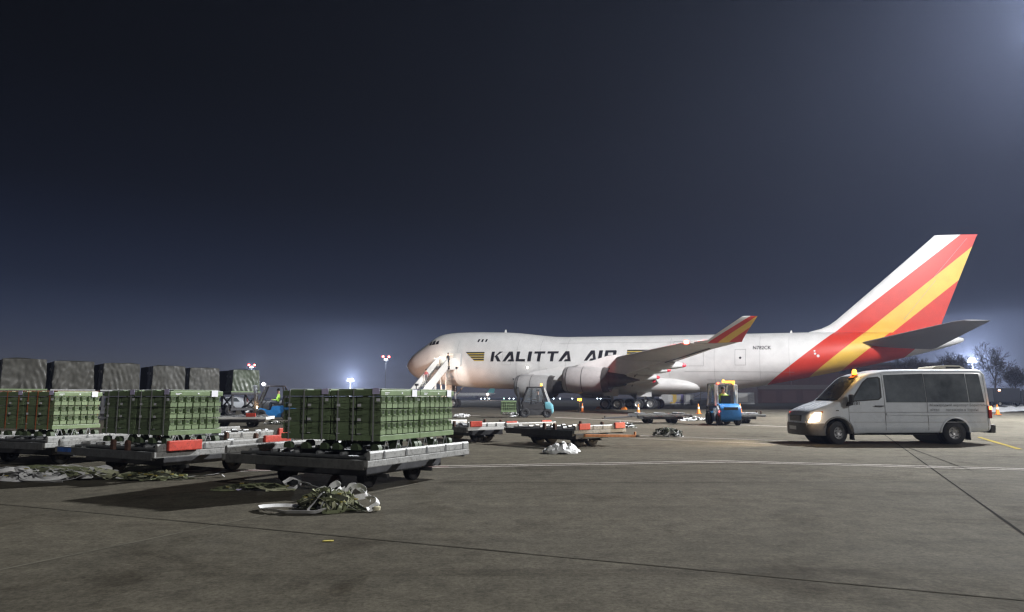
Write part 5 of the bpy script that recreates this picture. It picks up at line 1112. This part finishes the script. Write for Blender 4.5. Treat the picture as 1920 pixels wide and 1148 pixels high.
yellow_m = mat('container_yellow', (.62, .42, .08), .5, var=.2); violet_m = mat('container_violet', (.20, .18, .42), .5, var=.2); white_m = mat('container_white', (.62, .62, .62), .5, var=.2); grey_m = mat('container_grey', (.30, .31, .33), .6, var=.2)
uld('far white cargo container just behind the body wheels of the aircraft', 1239, 126, 1.7, 1.6, white_m); uld('far yellow cargo container among containers under the belly', 1249, 129, 1.7, 1.6, yellow_m); uld('far violet cargo container among containers under the belly', 1262, 133, 2.2, 1.6, violet_m); uld('far grey sloped cargo container beside the violet container', 1283, 130, 1.6, 1.6, grey_m)
uld('far grey square container standing behind the blue forklift seen from behind', 1381, 131, 3.0, 1.9, grey_m, False)
q = at(1300, 128); t = thing('loading_frame', 'far open steel loading frame under the aircraft belly', 'frame', q)
for x in (0, 1.3, 2.6): MB().beam((x, 0, 0), (x, 0, 2.7), .1, .1).build('post', dark_steel, t)
MB().beam((0, 0, 2.7), (2.6, 0, 2.7), .1, .1).beam((0, 0, 1.3), (2.6, 0, 2.6), .08, .08).build('rail', dark_steel, t)
MB().box(-.3, 2.9, .2, 1.2, .0, 1.0).build('load', dark_steel, t)
# distant parked airliner in the mist
q = at(893, 640); t = thing('distant_airliner', 'tiny distant airliner with a teal fin parked in the mist', 'aircraft', q, R(12))
rg = []
for x, r, z in ((-22, .2, 3.4), (-20.5, 1.2, 3.5), (-18, 1.8, 3.6), (8, 1.9, 3.6), (13, 1.3, 4.1), (17, .4, 4.8)): rg.append([(x, r * cos(i * pi / 8), z + r * sin(i * pi / 8)) for i in range(16)])
MB().loft(rg).build('fuselage', white_paint, t, 50)
MB().prism([(9, 5.2), (14.5, 11.5), (17.2, 11.5), (15.8, 5.0)], -.2, .2).build('fin', mat('teal_fin', (.05, .42, .42), .4), t)
MB().prism([(-5, -.5), (3, -16), (5.5, -16), (2, 0), (5.5, 16), (3, 16), (-5, .5)], 2.6, 2.9, 'z').build('wing', grey_m, t); MB().prism([(12, -.5), (15.5, -6), (17, -6), (16, 0), (17, 6), (15.5, 6), (12, .5)], 4.6, 4.8, 'z').build('tailplane', grey_m, t)
for y in (-5.5, 5.5): MB().lathe([(-2.5, .8), (-2, 1.0), (1, .9), (2, .5)], (-2, y, 1.7), 'x', 12, caps=True).build('engine', grey_m, t)
for x, y in ((-16, 0), (1, 2.5), (1, -2.5)): MB().cyl((x, y, 0), (x, y, 2.6), .3, n=8).build('gear', dark_steel, t)
# small lamps along the far edge of the field
tiny = mat('lit_far_lamp', (1, 1, 1), .3, emit=(.72, .88, 1.0), estr=34); tiny_w = mat('lit_far_warm_lamp', (1, 1, 1), .3, emit=(1, .74, .45), estr=34); tiny_g = mat('lit_far_green_lamp', (1, 1, 1), .3, emit=(.35, 1.0, .8), estr=22)
far_l = [(902, 751, 0), (909, 751, 0), (917, 751.5, 0), (945, 750.5, 2), (955, 750, 0), (963, 749, 0), (1038, 751, 0), (1050, 751, 0), (1073, 751.5, 0), (1120, 750.5, 0), (1126, 750.5, 0), (560, 750, 0), (740, 750, 0), (590, 752, 1)]
for k, (px, py, c) in enumerate(far_l):
    dep = 470 + 7 * (k % 5); z = max(.6, row_z(py, dep)); t = thing('field_lamp', 'small distant %s field lamp glowing low beyond the apron' % ('bluish white', 'warm', 'green')[c], 'lamp', at(px, dep), 0, 'distant %s field lamps' % ('bluish white', 'warm', 'green')[c])
    MB().cyl((0, 0, 0), (0, 0, z), .08, n=6).build('post', mast_m, t); MB().lathe([(-.3, .02), (-.2, .32), (.2, .36), (.35, .02)], (0, 0, z), 'z', 10).build('lamp_glass', (tiny, tiny_w, tiny_g)[c], t, 60)
dep = 330; t = thing('street_lamp', 'warm glowing lamp post seen below the aircraft nose', 'lamp post', at(914, dep)); z = row_z(739.5, dep)
MB().cyl((0, 0, 0), (0, 0, z), .12, .07, n=8).build('pole', mast_m, t); MB().lathe([(-.4, .05), (-.2, .55), (.2, .55), (.4, .05)], (0, 0, z), 'z', 12).build('lamp_glass', mat('lit_pink_lamp', (1, 1, 1), .3, emit=(1, .80, .68), estr=60), t, 60); lamp('lamp_light', 'POINT', (0, -.8, z), 6000, (1, .74, .55), .4, t)

# ------------------------------------------------------------------ bare winter trees behind the minibus
bark = mat('tree_bark', (.055, .045, .04), .9, var=.3, vscale=3)
def bare_tree(label, loc, h, seed, spread=1.0):
    rnd = random.Random(seed); t = thing('bare_tree', label, 'tree', loc, rnd.uniform(0, 6), 'bare winter trees behind the minibus')
    tr = MB(); cr = MB()
    def grow(p, d, L, r, lv):
        n = 3; q = p; rr = r
        for k in range(n):
            d2 = (d + Vector((rnd.uniform(-.16, .16), rnd.uniform(-.16, .16), rnd.uniform(-.02, .10)))).normalized(); e = q + d2 * (L / n); r2 = max(.016, rr * .84)
            (tr if lv < 2 else cr).cyl(q, e, rr, r2, 6 if lv < 2 else 3, False)
            if lv < 5 and (k > 0 or lv > 0):
                for _ in range(2 if lv < 4 else 1):
                    a = rnd.uniform(0, 2 * pi); tilt = rnd.uniform(.45, .95); ax = d2.orthogonal().normalized(); ax.rotate(Matrix.Rotation(a, 3, d2)); nd = (d2 * cos(tilt) + ax * sin(tilt) * spread); nd.z += .10
                    if rnd.random() < .80: grow(e, nd.normalized(), L * rnd.uniform(.52, .74), max(.018, r2 * .66), lv + 1)
            q, d, rr = e, d2, r2
        if lv < 5: grow(q, d, L * .6, rr * .8, lv + 1)
    grow(Vector((0, 0, 0)), Vector((0, 0, 1)), h * .44, h * .02, 0)
    tr.build('trunk', bark, t, 60); cr.build('crown', bark, t)
    return t
for k, (px, dep, h, sd, lb) in enumerate(((1706, 150, 9.5, 1, 'low bare tree behind the aircraft tail cone'), (1762, 140, 9.5, 2, 'bare tree between the tail cone and the brilliant floodlight'), (1796, 150, 10.0, 3, 'bare tree silhouetted right in front of the brilliant floodlight'), (1864, 138, 10.5, 4, 'spreading bare tree just past the brilliant floodlight'), (1900, 155, 8.0, 5, 'lower bare tree at the end of the tree row'))):
    bare_tree(lb, at(px, dep), h, sd, 1.15)
hedge_m = mat('dark_hedge_twigs', (.022, .026, .026), .95)
rnd = random.Random(4); hb = MB(); x0 = at(1690, 146).x; x1 = at(1990, 146).x
for k in range(5200):
    x = rnd.uniform(x0, x1); y = 146 + rnd.uniform(-3, 3); hh = (2.6 + 1.6 * mnoise.noise(Vector((x * .16, 0, 3)))) * rnd.uniform(.3, 1.0); p = Vector((x, y, hh * rnd.uniform(.0, .8))); e = p + Vector((rnd.uniform(-.7, .7), rnd.uniform(-.4, .4), rnd.uniform(.2, 1.1))); sd_ = Vector((rnd.uniform(-.2, .2), 0, rnd.uniform(-.1, .1)))
    hb.add([p, e, e + sd_, p + sd_ * 2], [(0, 1, 2, 3)])
hd = hb.build('undergrowth', hedge_m); tag(hd, 'dark tangled undergrowth below the bare trees', 'undergrowth', kind='stuff')
# cleared snow
n = 40; vs = []; fs = []; sc = pix(1916, 774)
for i in range(n + 1):
    for j in range(15):
        u = i / n * 2 - 1; v = j / 14 * 2 - 1; e = max(0, 1 - u * u - v * v * .8); z = (e ** .6) * .55 * (.6 + .8 * abs(mnoise.noise(Vector((u * 6, v * 3, 2))))) - .02
        vs.append((sc.x + 2.5 + u * 6.5, sc.y + 5 + v * 3.0, z))
for i in range(n):
    for j in range(14): q = i * 15 + j; fs.append((q, q + 1, q + 16, q + 15))
tag(MB().add(vs, fs).build('snow_bank', mat('dirty_snow', (.55, .57, .60), .8, var=.15, vscale=1.5, bump=.5, bscale=3), None, 50), 'low bank of dirty cleared snow at the apron edge', 'snow', kind='stuff')
# dark service truck with a small lamp at the tree line
q = at(1856, 118); t = thing('service_truck', 'dark service truck with one small lit lamp under the trees', 'truck', q, R(4))
MB().box(0, 4.6, -1, 1, .7, 2.9).build('box_body', mat('dark_blue_truck', (.03, .035, .05), .5), t, None, .05); MB().prism([(4.7, .5), (6.3, .5), (6.3, 1.4), (5.9, 2.4), (4.7, 2.5)], -1, 1).build('cab', MATS['dark_blue_truck'], t, None, .05)
MB().prism([(5.2, 1.5), (6.1, 1.5), (5.8, 2.2), (5.2, 2.2)], -1.02, -1.005).build('window', van_glass, t); MB().box(.9, 1.15, -1.06, -1.01, 2.45, 2.65).build('marker_lamp', mat('lit_marker', (1, .5, .3), .3, emit=(1, .5, .3), estr=30), t)
for x in (1, 5.4):
    for y in (-.9, .9): put_wheel(t, CW_, (x, y, .42))
